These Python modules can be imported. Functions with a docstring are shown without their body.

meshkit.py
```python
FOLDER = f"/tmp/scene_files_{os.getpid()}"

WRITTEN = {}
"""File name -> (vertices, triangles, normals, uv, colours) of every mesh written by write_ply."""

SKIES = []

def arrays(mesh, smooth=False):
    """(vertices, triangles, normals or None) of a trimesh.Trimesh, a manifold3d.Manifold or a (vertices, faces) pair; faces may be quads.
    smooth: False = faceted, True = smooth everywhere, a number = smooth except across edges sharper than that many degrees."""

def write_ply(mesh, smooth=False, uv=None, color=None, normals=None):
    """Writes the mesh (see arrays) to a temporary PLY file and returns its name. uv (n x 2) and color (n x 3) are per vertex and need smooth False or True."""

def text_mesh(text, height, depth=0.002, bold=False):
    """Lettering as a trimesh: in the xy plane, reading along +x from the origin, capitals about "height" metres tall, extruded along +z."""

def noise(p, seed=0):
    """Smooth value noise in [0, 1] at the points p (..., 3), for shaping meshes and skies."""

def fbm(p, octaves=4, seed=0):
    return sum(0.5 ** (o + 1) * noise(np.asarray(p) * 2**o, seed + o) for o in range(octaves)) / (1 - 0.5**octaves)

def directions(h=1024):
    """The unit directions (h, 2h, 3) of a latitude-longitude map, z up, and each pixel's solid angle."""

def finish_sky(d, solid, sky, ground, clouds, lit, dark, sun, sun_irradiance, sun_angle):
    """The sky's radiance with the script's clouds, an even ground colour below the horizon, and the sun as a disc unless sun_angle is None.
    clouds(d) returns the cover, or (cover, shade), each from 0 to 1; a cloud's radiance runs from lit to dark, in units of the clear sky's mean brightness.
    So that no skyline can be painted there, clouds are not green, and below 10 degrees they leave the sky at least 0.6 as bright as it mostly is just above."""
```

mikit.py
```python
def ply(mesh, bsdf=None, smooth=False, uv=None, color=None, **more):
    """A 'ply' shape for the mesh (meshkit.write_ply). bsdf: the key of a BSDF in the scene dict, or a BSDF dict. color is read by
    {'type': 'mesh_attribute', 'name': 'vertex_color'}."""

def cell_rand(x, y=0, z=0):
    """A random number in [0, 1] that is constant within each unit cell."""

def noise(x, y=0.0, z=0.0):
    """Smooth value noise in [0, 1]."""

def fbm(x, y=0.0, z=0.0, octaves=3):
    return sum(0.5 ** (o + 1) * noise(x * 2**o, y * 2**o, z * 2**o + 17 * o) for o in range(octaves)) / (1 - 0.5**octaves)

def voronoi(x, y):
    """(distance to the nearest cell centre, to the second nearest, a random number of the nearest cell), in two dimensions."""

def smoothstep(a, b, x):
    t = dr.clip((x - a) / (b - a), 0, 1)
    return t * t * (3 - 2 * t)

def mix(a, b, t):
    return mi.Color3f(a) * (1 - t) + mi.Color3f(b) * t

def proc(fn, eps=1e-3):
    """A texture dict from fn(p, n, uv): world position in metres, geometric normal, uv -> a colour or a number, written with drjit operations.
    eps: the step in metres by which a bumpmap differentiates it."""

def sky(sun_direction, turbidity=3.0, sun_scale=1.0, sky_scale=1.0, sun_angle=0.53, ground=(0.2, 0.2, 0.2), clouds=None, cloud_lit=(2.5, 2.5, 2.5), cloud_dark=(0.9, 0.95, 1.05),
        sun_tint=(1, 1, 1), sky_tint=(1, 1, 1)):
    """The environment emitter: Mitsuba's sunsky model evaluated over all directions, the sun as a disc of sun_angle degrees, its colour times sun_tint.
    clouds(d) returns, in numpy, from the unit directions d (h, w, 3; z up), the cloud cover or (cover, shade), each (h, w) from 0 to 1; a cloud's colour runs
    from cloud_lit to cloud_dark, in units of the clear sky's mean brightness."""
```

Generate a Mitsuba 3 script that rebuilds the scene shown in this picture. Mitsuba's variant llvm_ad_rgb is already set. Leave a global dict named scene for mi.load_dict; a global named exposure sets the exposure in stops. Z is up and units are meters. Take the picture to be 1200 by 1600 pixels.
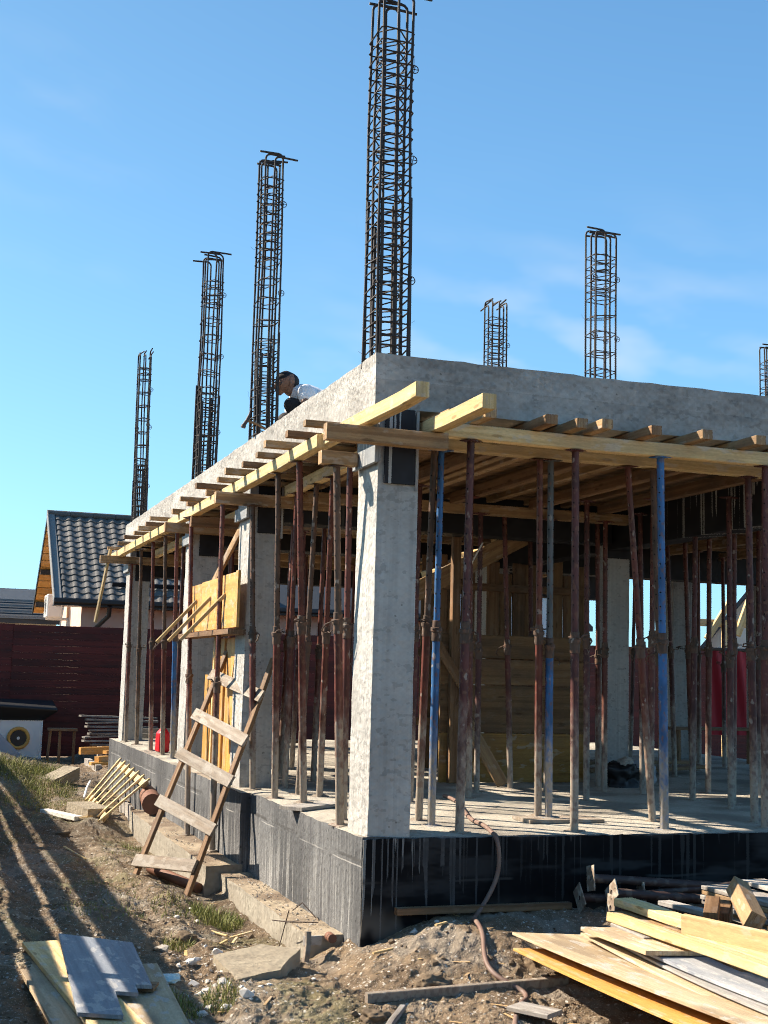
import math, random
import numpy as np, trimesh, drjit as dr, mitsuba as mi, manifold3d as m3
import meshkit, mikit
from mikit import noise, fbm, cell_rand, smoothstep, mix, voronoi, proc
random.seed(7); RNG = np.random.default_rng(7)
scene = {'type': 'scene'}; labels = {}
V3 = lambda *a: np.array(a, float)

# ------------------------------------------------------------------ camera, sky, exposure
YAW, PITCH, ROLL, FPX = 0.331876, 0.124651, -0.027608, 2035.34
CAM = V3(-2.8046, -8.3853, 1.0645)
_F = V3(math.sin(YAW) * math.cos(PITCH), math.cos(YAW) * math.cos(PITCH), math.sin(PITCH))
_r = V3(math.cos(YAW), -math.sin(YAW), 0); _d = -np.cross(_r, _F)
_down = -math.sin(ROLL) * _r + math.cos(ROLL) * _d
TF = mi.ScalarTransform4f
scene['camera'] = {'type': 'perspective', 'fov_axis': 'x', 'fov': math.degrees(2 * math.atan(600 / FPX)), 'near_clip': 0.05, 'far_clip': 3000.0,
                   'to_world': TF().look_at(origin=CAM.tolist(), target=(CAM + _F).tolist(), up=(-_down).tolist())}
SUN = (-1.0, 0.68, 0.95)
def cloud_cover(d):
    az = np.degrees(np.arctan2(d[..., 0], d[..., 1])); el = np.degrees(np.arcsin(d[..., 2]))
    q = np.stack([az / 3.2 + el / 5, el / 1.1 + az / 9, 0 * az], -1)
    w = meshkit.fbm(q + 3.1, 5, 11); m = meshkit.fbm(np.stack([az / 14, el / 6, 0 * az], -1) + 1.7, 3, 5)
    low = np.clip((el - 7) / 5, 0, 1)
    veil = low * np.exp(-((el - 13) / 4.5) ** 2) * np.exp(-((az - 27) / 9.0) ** 2)
    return np.clip((w - .42) * 1.7, 0, 1) * np.clip(veil + np.clip((m - .62) * 2, 0, .5) * (el < 40), 0, 1) * .75
scene['sky'] = mikit.sky(SUN, turbidity=3.0, sun_scale=2.0, sun_tint=(.93, 1.0, 1.15), clouds=cloud_cover, cloud_lit=(2.0, 2.05, 2.1), sky_tint=(0.94, 1.30, 1.38))
exposure = 2.2

# ------------------------------------------------------------------ naming helpers
used = set()
def numbered(n):
    if n not in used: used.add(n); return n
    i = 1
    while f'{n}_{i:03d}' in used: i += 1
    used.add(f'{n}_{i:03d}'); return f'{n}_{i:03d}'
def thing(name, label, cat, group=None):
    k = numbered(name); labels[k] = {'label': label, 'category': cat}
    if group: labels[k]['group'] = group
    return k
def obj(name, mesh, mat, parent=None, smooth=False, uv=None, label=None):
    k = numbered(parent + '__' + name) if parent else numbered(name)
    scene[k] = mikit.ply(mesh, mat, smooth=smooth, uv=uv)
    if label: labels[k] = {'label': label}
    return k
def wobj(name, m, mat, parent=None, label=None):          # m = (v, f, uv)
    return obj(name, (m[0], m[1]), mat, parent, False, m[2], label)
def single(name, label, cat, m, mat, group=None, smooth=False):
    k = wobj(name, m, mat) if len(m) == 3 else obj(name, m, mat, None, smooth)
    labels[k] = {'label': label, 'category': cat}
    if group: labels[k]['group'] = group
    return k
def struct(k, kind='structure', label=None, cat=None):
    labels[k] = {'kind': kind}
    if label: labels[k]['label'] = label
    if cat: labels[k]['category'] = cat
_O = 'first second third fourth fifth sixth seventh eighth ninth tenth eleventh twelfth thirteenth fourteenth fifteenth sixteenth seventeenth eighteenth nineteenth'.split()
ORD = _O + [w for t, e in (('twenty', 'twentieth'), ('thirty', 'thirtieth'), ('forty', 'fortieth'), ('fifty', 'fiftieth'), ('sixty', 'sixtieth'), ('seventy', 'seventieth')) for w in [e] + [t + '-' + q for q in _O[:9]]]

# ------------------------------------------------------------------ mesh helpers
def unit(v): v = np.asarray(v, float); return v / max(np.linalg.norm(v), 1e-12)
def cat(ms):
    v, f, u, o = [], [], [], 0
    for m in ms:
        v.append(m[0]); f.append(np.asarray(m[1]) + o); o += len(m[0])
        if len(m) > 2: u.append(m[2])
    return (np.vstack(v), np.vstack(f)) + ((np.vstack(u),) if u else ())
WK = [0]
def timber(a, b, W, T, up=(0, 0, 1), ch=.003, seg=1, bend=0.0, twist=0.0, jit=0.0):
    """A sawn board from a to b (centre line), W across, T along 'up'; uv = (metres along + 60 per board, metres across)."""
    a, b = np.asarray(a, float), np.asarray(b, float); L = np.linalg.norm(b - a); x = (b - a) / L
    y = unit(np.cross(up, x)); z = np.cross(x, y)
    w, t = W / 2, T / 2; c = min(ch, w * .5, t * .5)
    sec = np.array([(-w + c, -t), (w - c, -t), (w, -t + c), (w, t - c), (w - c, t), (-w + c, t), (-w, t - c), (-w, -t + c)])
    per = np.r_[0, np.cumsum(np.linalg.norm(np.diff(np.vstack([sec, sec[:1]]), axis=0), axis=1))]
    WK[0] += 1; k = WK[0]; u0 = 60.0 * (k % 400) + (k * 7.31) % 9
    s = np.linspace(0, 1, seg + 1); V, Fc, U = [], [], []
    rr = np.random.default_rng(k)
    off = np.cumsum(rr.normal(0, jit, (seg + 1, 2)), axis=0) if jit else np.zeros((seg + 1, 2))
    def ring(i):
        q = (s[i] * 2 - 1); ang = twist * (s[i] - .5); ca, sa = math.cos(ang), math.sin(ang)
        p = sec @ np.array([[ca, sa], [-sa, ca]]) + off[i]
        return a + x * (L * s[i]) + p[:, :1] * y + (p[:, 1:] + bend * (1 - q * q)) * z
    R = [ring(i) for i in range(seg + 1)]
    for e in range(8):
        e2 = (e + 1) % 8
        for i in range(seg):
            o = sum(len(q) for q in V)
            V.append(np.array([R[i][e], R[i + 1][e], R[i + 1][e2], R[i][e2]]))
            Fc += [(o, o + 2, o + 1), (o, o + 3, o + 2)]
            U.append(np.array([(u0 + L * s[i], per[e]), (u0 + L * s[i + 1], per[e]), (u0 + L * s[i + 1], per[e + 1]), (u0 + L * s[i], per[e + 1])]))
    for end, ri in ((0, R[0]), (1, R[-1])):
        o = sum(len(q) for q in V); V.append(ri)
        U.append(np.c_[np.full(8, u0 + L * end) + sec[:, 1] * 3, sec[:, 0] * 3 + .5])
        for j in range(1, 7): Fc.append((o, o + j + 1, o + j) if not end else (o, o + j, o + j + 1))
    V = np.vstack(V); Fc = np.array(Fc)
    return V, Fc, np.vstack(U)
def wbox(lo, hi, axis=0, ch=.003, **k):
    """Axis-aligned board from corner lo to corner hi, grain along the axis."""
    lo, hi = np.asarray(lo, float), np.asarray(hi, float); c = (lo + hi) / 2; a, b = c.copy(), c.copy(); a[axis], b[axis] = lo[axis], hi[axis]
    up = V3(0, 0, 1) if axis != 2 else V3(1, 0, 0)
    T = (hi - lo)[2] if axis != 2 else (hi - lo)[0]; W = (hi - lo)[{0: 1, 1: 0, 2: 1}[axis]]
    return timber(a, b, W, T, up, ch, **k)
def tube(pts, r, n=8, closed=False, caps=True, r2=None):
    P = np.asarray(pts, float); m = len(P)
    T = np.gradient(P, axis=0) if not closed else np.roll(P, -1, 0) - np.roll(P, 1, 0)
    if not closed and m > 2:
        d = np.diff(P, axis=0); d /= np.maximum(np.linalg.norm(d, axis=1, keepdims=True), 1e-9); T = np.vstack([d[:1], d[:-1] + d[1:], d[-1:]])
    T /= np.maximum(np.linalg.norm(T, axis=1, keepdims=True), 1e-9)
    ref = V3(0, 0, 1) if abs(T[0, 2]) < .9 else V3(1, 0, 0)
    N = unit(np.cross(ref, T[0])); rings = []; an = np.arange(n) / n * 2 * np.pi
    R = np.asarray(r, float) if np.ndim(r) else np.linspace(r, r if r2 is None else r2, m)
    for i in range(m):
        N = unit(N - T[i] * (N @ T[i])); B = np.cross(T[i], N)
        rings.append(P[i] + R[i] * (np.cos(an)[:, None] * N + np.sin(an)[:, None] * B))
    v = np.vstack(rings); f = []
    for i in range(m if closed else m - 1):
        a, b = i * n, ((i + 1) % m) * n
        for j in range(n):
            k = (j + 1) % n; f += [(a + j, a + k, b + k), (a + j, b + k, b + j)]
    if caps and not closed:
        o = len(v); v = np.vstack([v, rings[0], rings[-1]])
        for j in range(1, n - 1): f += [(o, o + j + 1, o + j), (o + n, o + n + j, o + n + j + 1)]
    return v, np.array(f)
def box(lo, hi, ch=0.0):
    lo, hi = np.asarray(lo, float), np.asarray(hi, float)
    if ch:
        pts = []
        for s in np.ndindex(2, 2, 2):
            c = np.where(s, hi, lo); d = np.where(s, -1, 1) * ch
            for a in range(3):
                q = c + d; q[a] = c[a]; pts.append(q)
        h = trimesh.convex.convex_hull(np.array(pts)); return np.array(h.vertices), np.array(h.faces)
    t = trimesh.creation.box(bounds=[lo, hi]); return np.array(t.vertices), np.array(t.faces)
def xf(m, M, t=(0, 0, 0)): return (np.asarray(m[0]) @ np.asarray(M).T + np.asarray(t),) + tuple(m[1:])
def rotz(a): c, s = math.cos(a), math.sin(a); return np.array([[c, -s, 0], [s, c, 0], [0, 0, 1]])
def frame(z, xh=(1, 0, 0)):
    z = unit(z); y = unit(np.cross(z, xh)); return np.c_[np.cross(y, z), y, z]
def man(m): q = m.to_mesh(); return np.array(q.vert_properties[:, :3], float), np.array(q.tri_verts, int)
def mbox(lo, hi): lo, hi = np.asarray(lo, float), np.asarray(hi, float); return m3.Manifold.cube((hi - lo).tolist()).translate(lo.tolist())
def rough(m, res, amp, freq, seed=1, edge=None):
    v, f = man(m.refine_to_length(res)) if res else man(m)
    for k in range(3): v[:, k] += (meshkit.fbm(v * freq + 13.7 * k, 3, seed + k) - .5) * 2 * amp
    if edge: v = edge(v)
    return v, f
def shard(c, s, seed, n=16, flat=.65):
    r = np.random.default_rng(seed + 5); q = r.normal(size=(n, 3)); q /= np.linalg.norm(q, axis=1, keepdims=True); q *= r.uniform(.72, 1.0, (n, 1))
    h = trimesh.convex.convex_hull(q * (np.asarray(s) if np.ndim(s) else s * np.array([1, .72, flat]))); return np.array(h.vertices) @ rotz(seed * 1.3).T + np.asarray(c), np.array(h.faces)
def rock(c, s, seed, sub=2, rgh=.3, flat=1.0):
    t = trimesh.creation.icosphere(subdivisions=sub); v = np.array(t.vertices)
    v = v * (1 + rgh * 2 * (meshkit.fbm(v * 1.7 + seed * 3.3, 3, seed)[:, None] - .5))
    v = np.sign(v) * np.abs(v) ** .85
    v = v @ rotz(seed * 1.3).T * (np.ones(3) * s * np.array([1, .75, flat])) if np.ndim(s) == 0 else v @ rotz(seed * 1.3).T * np.asarray(s)
    return v + np.asarray(c), np.array(t.faces)

# ------------------------------------------------------------------ materials
def mat(key, fn, rough=.8, bump=None, bscale=1.0, eps=2e-3, two=True, **kw):
    b = {'type': 'principled', 'base_color': fn if isinstance(fn, dict) else (proc(fn) if callable(fn) else {'type': 'rgb', 'value': list(fn)}),
         'roughness': proc(rough) if callable(rough) else rough, 'specular': kw.pop('specular', .4), **kw}
    if bump: b = {'type': 'bumpmap', 'arbitrary': proc(bump, eps), 'scale': bscale, 'bsdf': b}
    scene[key] = {'type': 'twosided', 'bsdf': b} if two else b
C3 = mi.Color3f
def wood(key, c1, c2, stain=(.2, .13, .07), knots=.6, rough=.75, grey=0.0, dirt=.25, vary=.3, spec=.3, spots=.25):
    def fn(p, n, uv):
        u, v = uv.x, uv.y; k = dr.floor(u / 60.0); r = cell_rand(k, 3); r2 = cell_rand(k, 9)
        w = v + .006 * noise(u * 3, v * 9) + r * 5
        g = fbm(w * 85, u * 1.6 + r * 31, 0, 3); ring = noise(w * 34, u * .7 + r * 11)
        c = mix(c1, c2, smoothstep(.25, .8, g * .55 + ring * .45))
        f1, f2, kr = voronoi(u * 2.2 + r * 17, w * 9)
        c = mix(c, (c2[0] * .45, c2[1] * .38, c2[2] * .32), knots * smoothstep(.13, .06, f1) * dr.select(kr > .55, 1.0, 0.0))
        c = mix(c, stain, dirt * smoothstep(.45, .75, fbm(u * 2.3 + r * 7, w * 7, 2, 3)))
        c = mix(c, (.34, .33, .31), grey * (.5 + .5 * r2) * smoothstep(.2, .7, fbm(u * 4, w * 30, 5, 2)))
        c = mix(c, (.44, .42, .38), spots * smoothstep(.60, .70, fbm(u * 9 + r * 5, w * 22, 4, 4)))
        c = c * (.86 + .28 * fbm(u * 40, w * 160, 1, 2))
        return c * (1 - vary * .5 + vary * r)
    mat(key, fn, rough, specular=spec)
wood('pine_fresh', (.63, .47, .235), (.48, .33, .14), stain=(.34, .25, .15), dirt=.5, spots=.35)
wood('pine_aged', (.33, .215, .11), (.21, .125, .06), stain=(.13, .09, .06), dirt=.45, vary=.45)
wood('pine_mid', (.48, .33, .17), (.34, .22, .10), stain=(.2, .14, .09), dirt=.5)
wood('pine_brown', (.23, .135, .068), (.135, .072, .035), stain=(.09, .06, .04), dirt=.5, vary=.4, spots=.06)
wood('wood_grey', (.36, .33, .29), (.22, .19, .16), stain=(.12, .10, .09), dirt=.5, grey=.6, vary=.4)
wood('wood_dark', (.16, .145, .125), (.09, .08, .07), stain=(.06, .05, .04), dirt=.5, grey=.3, vary=.4)
wood('wood_rung', (.22, .172, .125), (.14, .105, .072), stain=(.30, .27, .23), dirt=.5, grey=.3, vary=.3)
wood('panel_yellow', (.54, .285, .08), (.43, .21, .05), stain=(.42, .26, .10), dirt=.4, knots=.35, rough=.5)
wood('panel_worn', (.50, .39, .25), (.38, .28, .165), stain=(.25, .19, .125), dirt=.75, knots=.3, spots=.6)
wood('panel_slate', (.20, .22, .245), (.15, .165, .19), stain=(.34, .34, .34), dirt=.7, knots=0, rough=.55, spots=.5)
wood('panel_ochre', (.30, .16, .04), (.22, .11, .025), stain=(.14, .09, .05), dirt=.5, knots=.2, rough=.6)
wood('panel_brown', (.215, .125, .058), (.14, .08, .037), stain=(.08, .055, .04), dirt=.4, spots=.05)
wood('fence_wood', (.105, .013, .010), (.062, .008, .007), stain=(.03, .007, .006), dirt=.45, knots=.1, rough=.5, vary=.5, spots=0)

def concrete_fn(base, dark, streak=.4, pit=.5, board=0.0, dust=True, blot=.1, d1=(.36, .33, .275), d2=(.24, .215, .175)):
    def fn(p, n, uv):
        h = p.x + p.y
        big = fbm(p.x * 1.3, p.y * 1.3, p.z * 1.7, 4); fine = fbm(p.x * 38, p.y * 38, p.z * 38, 3)
        mid = fbm(p.x * 6.5, p.y * 6.5, p.z * 9, 4); mot = fbm(h * 2.6, p.z * 6, 17, 4)
        c = mix(base, dark, dr.clip(smoothstep(.3, .8, big) * .45 + blot * smoothstep(.35, .85, mot) + (mid - .5) * .35 + (fine - .5) * .75 + .12, 0, 1.2))
        c = c * (1 - .22 * smoothstep(.64, .74, fbm(h * 19, p.z * 30, 31, 3)))
        st = noise(h * 26, p.z * .9) * .6 + noise(h * 80, p.z * 2.2, 3) * .4
        c = c * (1 - streak * .5 * smoothstep(.4, .75, st) + streak * .35 * smoothstep(.62, .9, noise(h * 55, p.z * .6, 8)))
        if board: c = c * (1 - board * smoothstep(.47, .5, dr.abs(p.z / .115 + .03 * noise(h * 2) - dr.floor(p.z / .115 + .03 * noise(h * 2)) - .5))) * (.9 + .2 * cell_rand(dr.floor(p.z / .115), 4))
        f1, f2, r = voronoi(h * 17, p.z * 17 + p.x * 5)
        c = c * (1 - pit * smoothstep(.16, .07, f1) * dr.select(r > .9, 1.0, 0.0) * smoothstep(.4, .6, fbm(h * 3, p.z * 3, 6, 2)))
        if dust:
            top = smoothstep(.6, .9, dr.abs(n.z)); d = fbm(p.x * 2.1, p.y * 2.1, 1, 4)
            c = mix(c, mix(d1, d2, smoothstep(.35, .7, d)) * (.85 + .3 * fbm(p.x * 45, p.y * 45, 0, 2)), top)
        return c
    return fn
def concrete_bump(p, n, uv): return fbm(p.x * 30, p.y * 30, p.z * 30, 4) + .5 * noise((p.x + p.y) * 70, p.z * 9)
mat('concrete_light', concrete_fn((.40, .39, .362), (.25, .242, .225), streak=.2, pit=.5), .85, concrete_bump, .012)
mat('concrete_slab', concrete_fn((.39, .375, .345), (.175, .166, .152), streak=.14, pit=.5, board=.10, blot=.45), .88, concrete_bump, .014)
mat('concrete_footing', concrete_fn((.29, .265, .215), (.18, .155, .12), streak=.2, pit=.6, d1=(.29, .235, .165), d2=(.15, .11, .075)), .9, concrete_bump, .012)
def plinth_fn(p, n, uv):
    h = p.x + p.y
    g = fbm(h * 1.1, p.z * 1.6, 4, 4)
    c = mix((.105, .107, .109), (.045, .047, .05), smoothstep(.3, .7, g))
    s = (noise(h * 34 + 2 * noise(h * 5), p.z * .7, 1) * .5 + noise(h * 90, p.z * 1.2, 2) * .5) * (.75 + .5 * fbm(h * 1.7, p.z * 2.3, 9, 3))
    lowz = smoothstep(-.15, -.6, p.z)
    c = mix(c, (.27, .27, .262), (.16 + .5 * lowz) * smoothstep(.5, .78, s))
    c = mix(c, (.055, .055, .06), .75 * smoothstep(.55, .8, noise(h * 21, p.z * 1.1, 7)) * smoothstep(.35, .6, fbm(h * .8, p.z, 12, 2)))
    jy = p.z + .17 + .018 * (fbm(h * 2.5, 0, 3, 3) - .5)
    c = mix(c, (.05, .05, .05), smoothstep(.02, .005, dr.abs(jy)) * smoothstep(.45, .6, fbm(h * 3, p.z * 20, 5, 3)))
    c = mix(c, (.36, .35, .33), .5 * smoothstep(.007, .002, dr.abs(jy + .035)) * smoothstep(.35, .55, fbm(h * 2, 7, 3, 3)))
    f1, f2, r = voronoi(h * 14, p.z * 14)
    c = c * (1 - .5 * smoothstep(.18, .08, f1) * dr.select(r > .7, 1.0, 0.0)) * (.85 + .3 * fbm(h * 60, p.z * 60, 0, 2))
    top = smoothstep(.6, .9, n.z); d = fbm(p.x * 2.1, p.y * 2.1, 1, 4)
    return mix(c, mix((.335, .305, .25), (.19, .17, .14), smoothstep(.35, .72, d)) * (.8 + .4 * fbm(p.x * 45, p.y * 45, 0, 3)), top)
mat('concrete_plinth', plinth_fn, .85, concrete_bump, .008)
def drips(h, z, top, reach, dens):
    k = noise(h * 75, 0, 31) * .6 + noise(h * 31, z * .35, 3) * .4
    L = reach * noise(h * 48, 1, 5) ** 2 * 2.2
    return smoothstep(dens, dens + .05, k + .05 * noise(h * 200, z * 20)) * smoothstep(0, .02, L - (top - z))
def bitumen_fn(p, n, uv):
    h = p.x - p.y
    c = mix((.004, .004, .005), (.011, .011, .012), fbm(h * 5, p.z * 5, 2, 3))
    near = smoothstep(.62, .2, p.x)
    c = mix(c, (.24, .235, .22), drips(h, p.z, .02, .42, .63) * (.12 + .88 * near) * .9)
    c = mix(c, (.13, .13, .13), .6 * drips(h + 7, p.z, -.2, .3, .66) * smoothstep(1.5, .3, p.x))
    c = mix(c, (.06, .058, .055), .55 * smoothstep(.012, .003, dr.abs(p.z + .30 + .02 * (fbm(h * 3, 2, 1, 3) - .5))) * smoothstep(.4, .6, fbm(h * 4, 9, 2, 3)))
    c = mix(c, (.035, .035, .036), .7 * smoothstep(.5, .7, fbm(h * 2.2, p.z * 9, 5, 4)))
    lo = smoothstep(-.38, -.60, p.z) * smoothstep(.4, .65, fbm(h * 4, p.z * 4, 9, 3))
    c = mix(c, (.15, .135, .115), .55 * lo)
    return c
mat('bitumen', bitumen_fn, lambda p, n, uv: .6 + .3 * fbm(p.x * 6, p.z * 6, 1, 3), lambda p, n, uv: fbm(p.x * 14, p.z * 14, p.y * 14, 3), .004, specular=.05)
def blackply_fn(p, n, uv):
    h = p.x * 1.0 - p.y * .37
    c = mix((.012, .012, .014), (.03, .03, .033), fbm(h * 9, p.z * 9, 2, 3))
    return mix(c, (.38, .375, .35), .85 * drips(h * .8 + p.y, p.z, 2.95, .6, .60) * smoothstep(4.2, 3.2, p.y + p.x * .3))
mat('black_ply', blackply_fn, .6, specular=.15)
def greyform_fn(p, n, uv):
    h = p.y + p.x
    c = mix((.23, .245, .255), (.14, .15, .16), fbm(h * 4, p.z * 4, 2, 3)); return mix(c, (.40, .40, .38), .7 * smoothstep(.6, .8, noise(h * 45, p.z * 2.5)))
mat('grey_form', greyform_fn, .7)

def soil_fn(p, n, uv):
    a = fbm(p.x * .9, p.y * .9, 3, 4); b = fbm(p.x * 7, p.y * 7, p.z * 7, 4); c_ = fbm(p.x * 45, p.y * 45, p.z * 45, 3)
    c = mix((.192, .140, .090), (.108, .076, .049), smoothstep(.3, .7, b * .6 + a * .4))
    c = mix(c, (.25, .205, .148), .7 * smoothstep(.5, .75, a) * smoothstep(.35, .6, b))
    c = mix(c, (.27, .255, .225), smoothstep(.58, .75, fbm(p.x * 2.4, p.y * 2.4, 8, 3)) * .35)
    wet = smoothstep(.52, .7, fbm(p.x * .7 + 3, p.y * .45, 14, 3)); c = c * (1 - .35 * wet)
    grn = smoothstep(.5, .68, fbm(p.x * 1.6 + 4, p.y * 1.1, 21, 3)) * smoothstep(.35, .6, b) * smoothstep(-.1, -.5, p.x)
    c = mix(c, (.13, .135, .05), grn * .35)
    f1, f2, r = voronoi(p.x * 30, p.y * 30)
    c = mix(c, (.42, .39, .34), smoothstep(.3, .2, f1) * dr.select(r > .86, .9, 0.0))
    f1, f2, r = voronoi(p.x * 85 + 3, p.y * 85)
    c = mix(c, mix((.46, .42, .35), (.10, .07, .045), cell_rand(dr.floor(r * 900))), smoothstep(.34, .22, f1) * dr.select(r > .6, .7, 0.0))
    return c * (.62 + .76 * c_)
mat('soil', soil_fn, .95, lambda p, n, uv: fbm(p.x * 32, p.y * 32, p.z * 32, 4) + .35 * noise(p.x * 160, p.y * 160, p.z * 160), .022, specular=.15)
def stone_fn(p, n, uv): return mix((.42, .39, .34), (.24, .21, .17), fbm(p.x * 14, p.y * 14, p.z * 14, 4)) * (.7 + .6 * fbm(p.x * 70, p.y * 70, p.z * 70, 2))
mat('stone', stone_fn, .9)
def clod_fn(p, n, uv): return mix((.185, .142, .098), (.10, .073, .05), fbm(p.x * 12, p.y * 12, p.z * 12, 4)) * (.6 + .8 * fbm(p.x * 60, p.y * 60, p.z * 60, 3))
mat('clod', clod_fn, .95, specular=.1)
def prop_fn(paint, dusty=1.0, seed=0):
    def fn(p, n, uv):
        s = fbm(p.x * 16 + seed, p.y * 16, p.z * 6, 4); t = fbm(p.x * 50, p.y * 50, p.z * 26, 3)
        c = mix(paint, (paint[0] * .55, paint[1] * .6, paint[2] * .6), smoothstep(.35, .7, s))
        c = mix(c, (.16, .075, .04), smoothstep(.55, .72, t) * .6)
        d = smoothstep(.95, .0, p.z + 1.1 * (s - .5)) * dusty
        c = mix(c, mix((.36, .32, .26), (.24, .20, .155), t), dr.clip(d * (.55 + .8 * smoothstep(.3, .6, t)), 0, .92))
        return mix(c, (.36, .32, .27), smoothstep(.70, .76, fbm(p.x * 26, p.y * 26, p.z * 14 + 5, 3)) * .5)
    return fn
mat('prop_red', prop_fn((.115, .028, .018)), .5); mat('prop_maroon', prop_fn((.085, .024, .022), .9, 4), .55); mat('prop_blue', prop_fn((.03, .125, .31), 1.0, 9), .5)
mat('prop_rust', prop_fn((.10, .06, .042), .5, 13), .7); mat('prop_teal', prop_fn((.10, .11, .115), .5, 21), .6)
mat('steel_dark', lambda p, n, uv: mix((.05, .03, .026), (.10, .075, .06), smoothstep(.45, .7, fbm(p.x * 22, p.y * 22, p.z * 22, 3))), .6)
mat('dark_hole', (.006, .005, .005), .9)
def rebar_fn(p, n, uv): return mix((.026, .023, .022), (.05, .034, .026), fbm(p.x * 20, p.y * 20, p.z * 9, 3))
mat('rebar', rebar_fn, .6, metallic=.2); mat('wire', (.05, .035, .03), .6, metallic=.3)
mat('terracotta', lambda p, n, uv: mix((.19, .085, .05), (.11, .05, .03), fbm(p.x * 14, p.y * 14, p.z * 14, 3)), .7)
mat('white_plastic', (.75, .75, .73), .5); mat('plaster_white', lambda p, n, uv: mix((.62, .60, .56), (.42, .39, .34), fbm(p.x * 18, p.y * 18, p.z * 18, 3)), .85)
mat('plastic_blue', (.45, .6, .62), .4)
mat('steel_plate', lambda p, n, uv: mix((.20, .15, .11), (.36, .32, .26), smoothstep(.4, .7, fbm(p.x * 25, p.y * 25, p.z * 25, 3))), .7)

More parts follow.
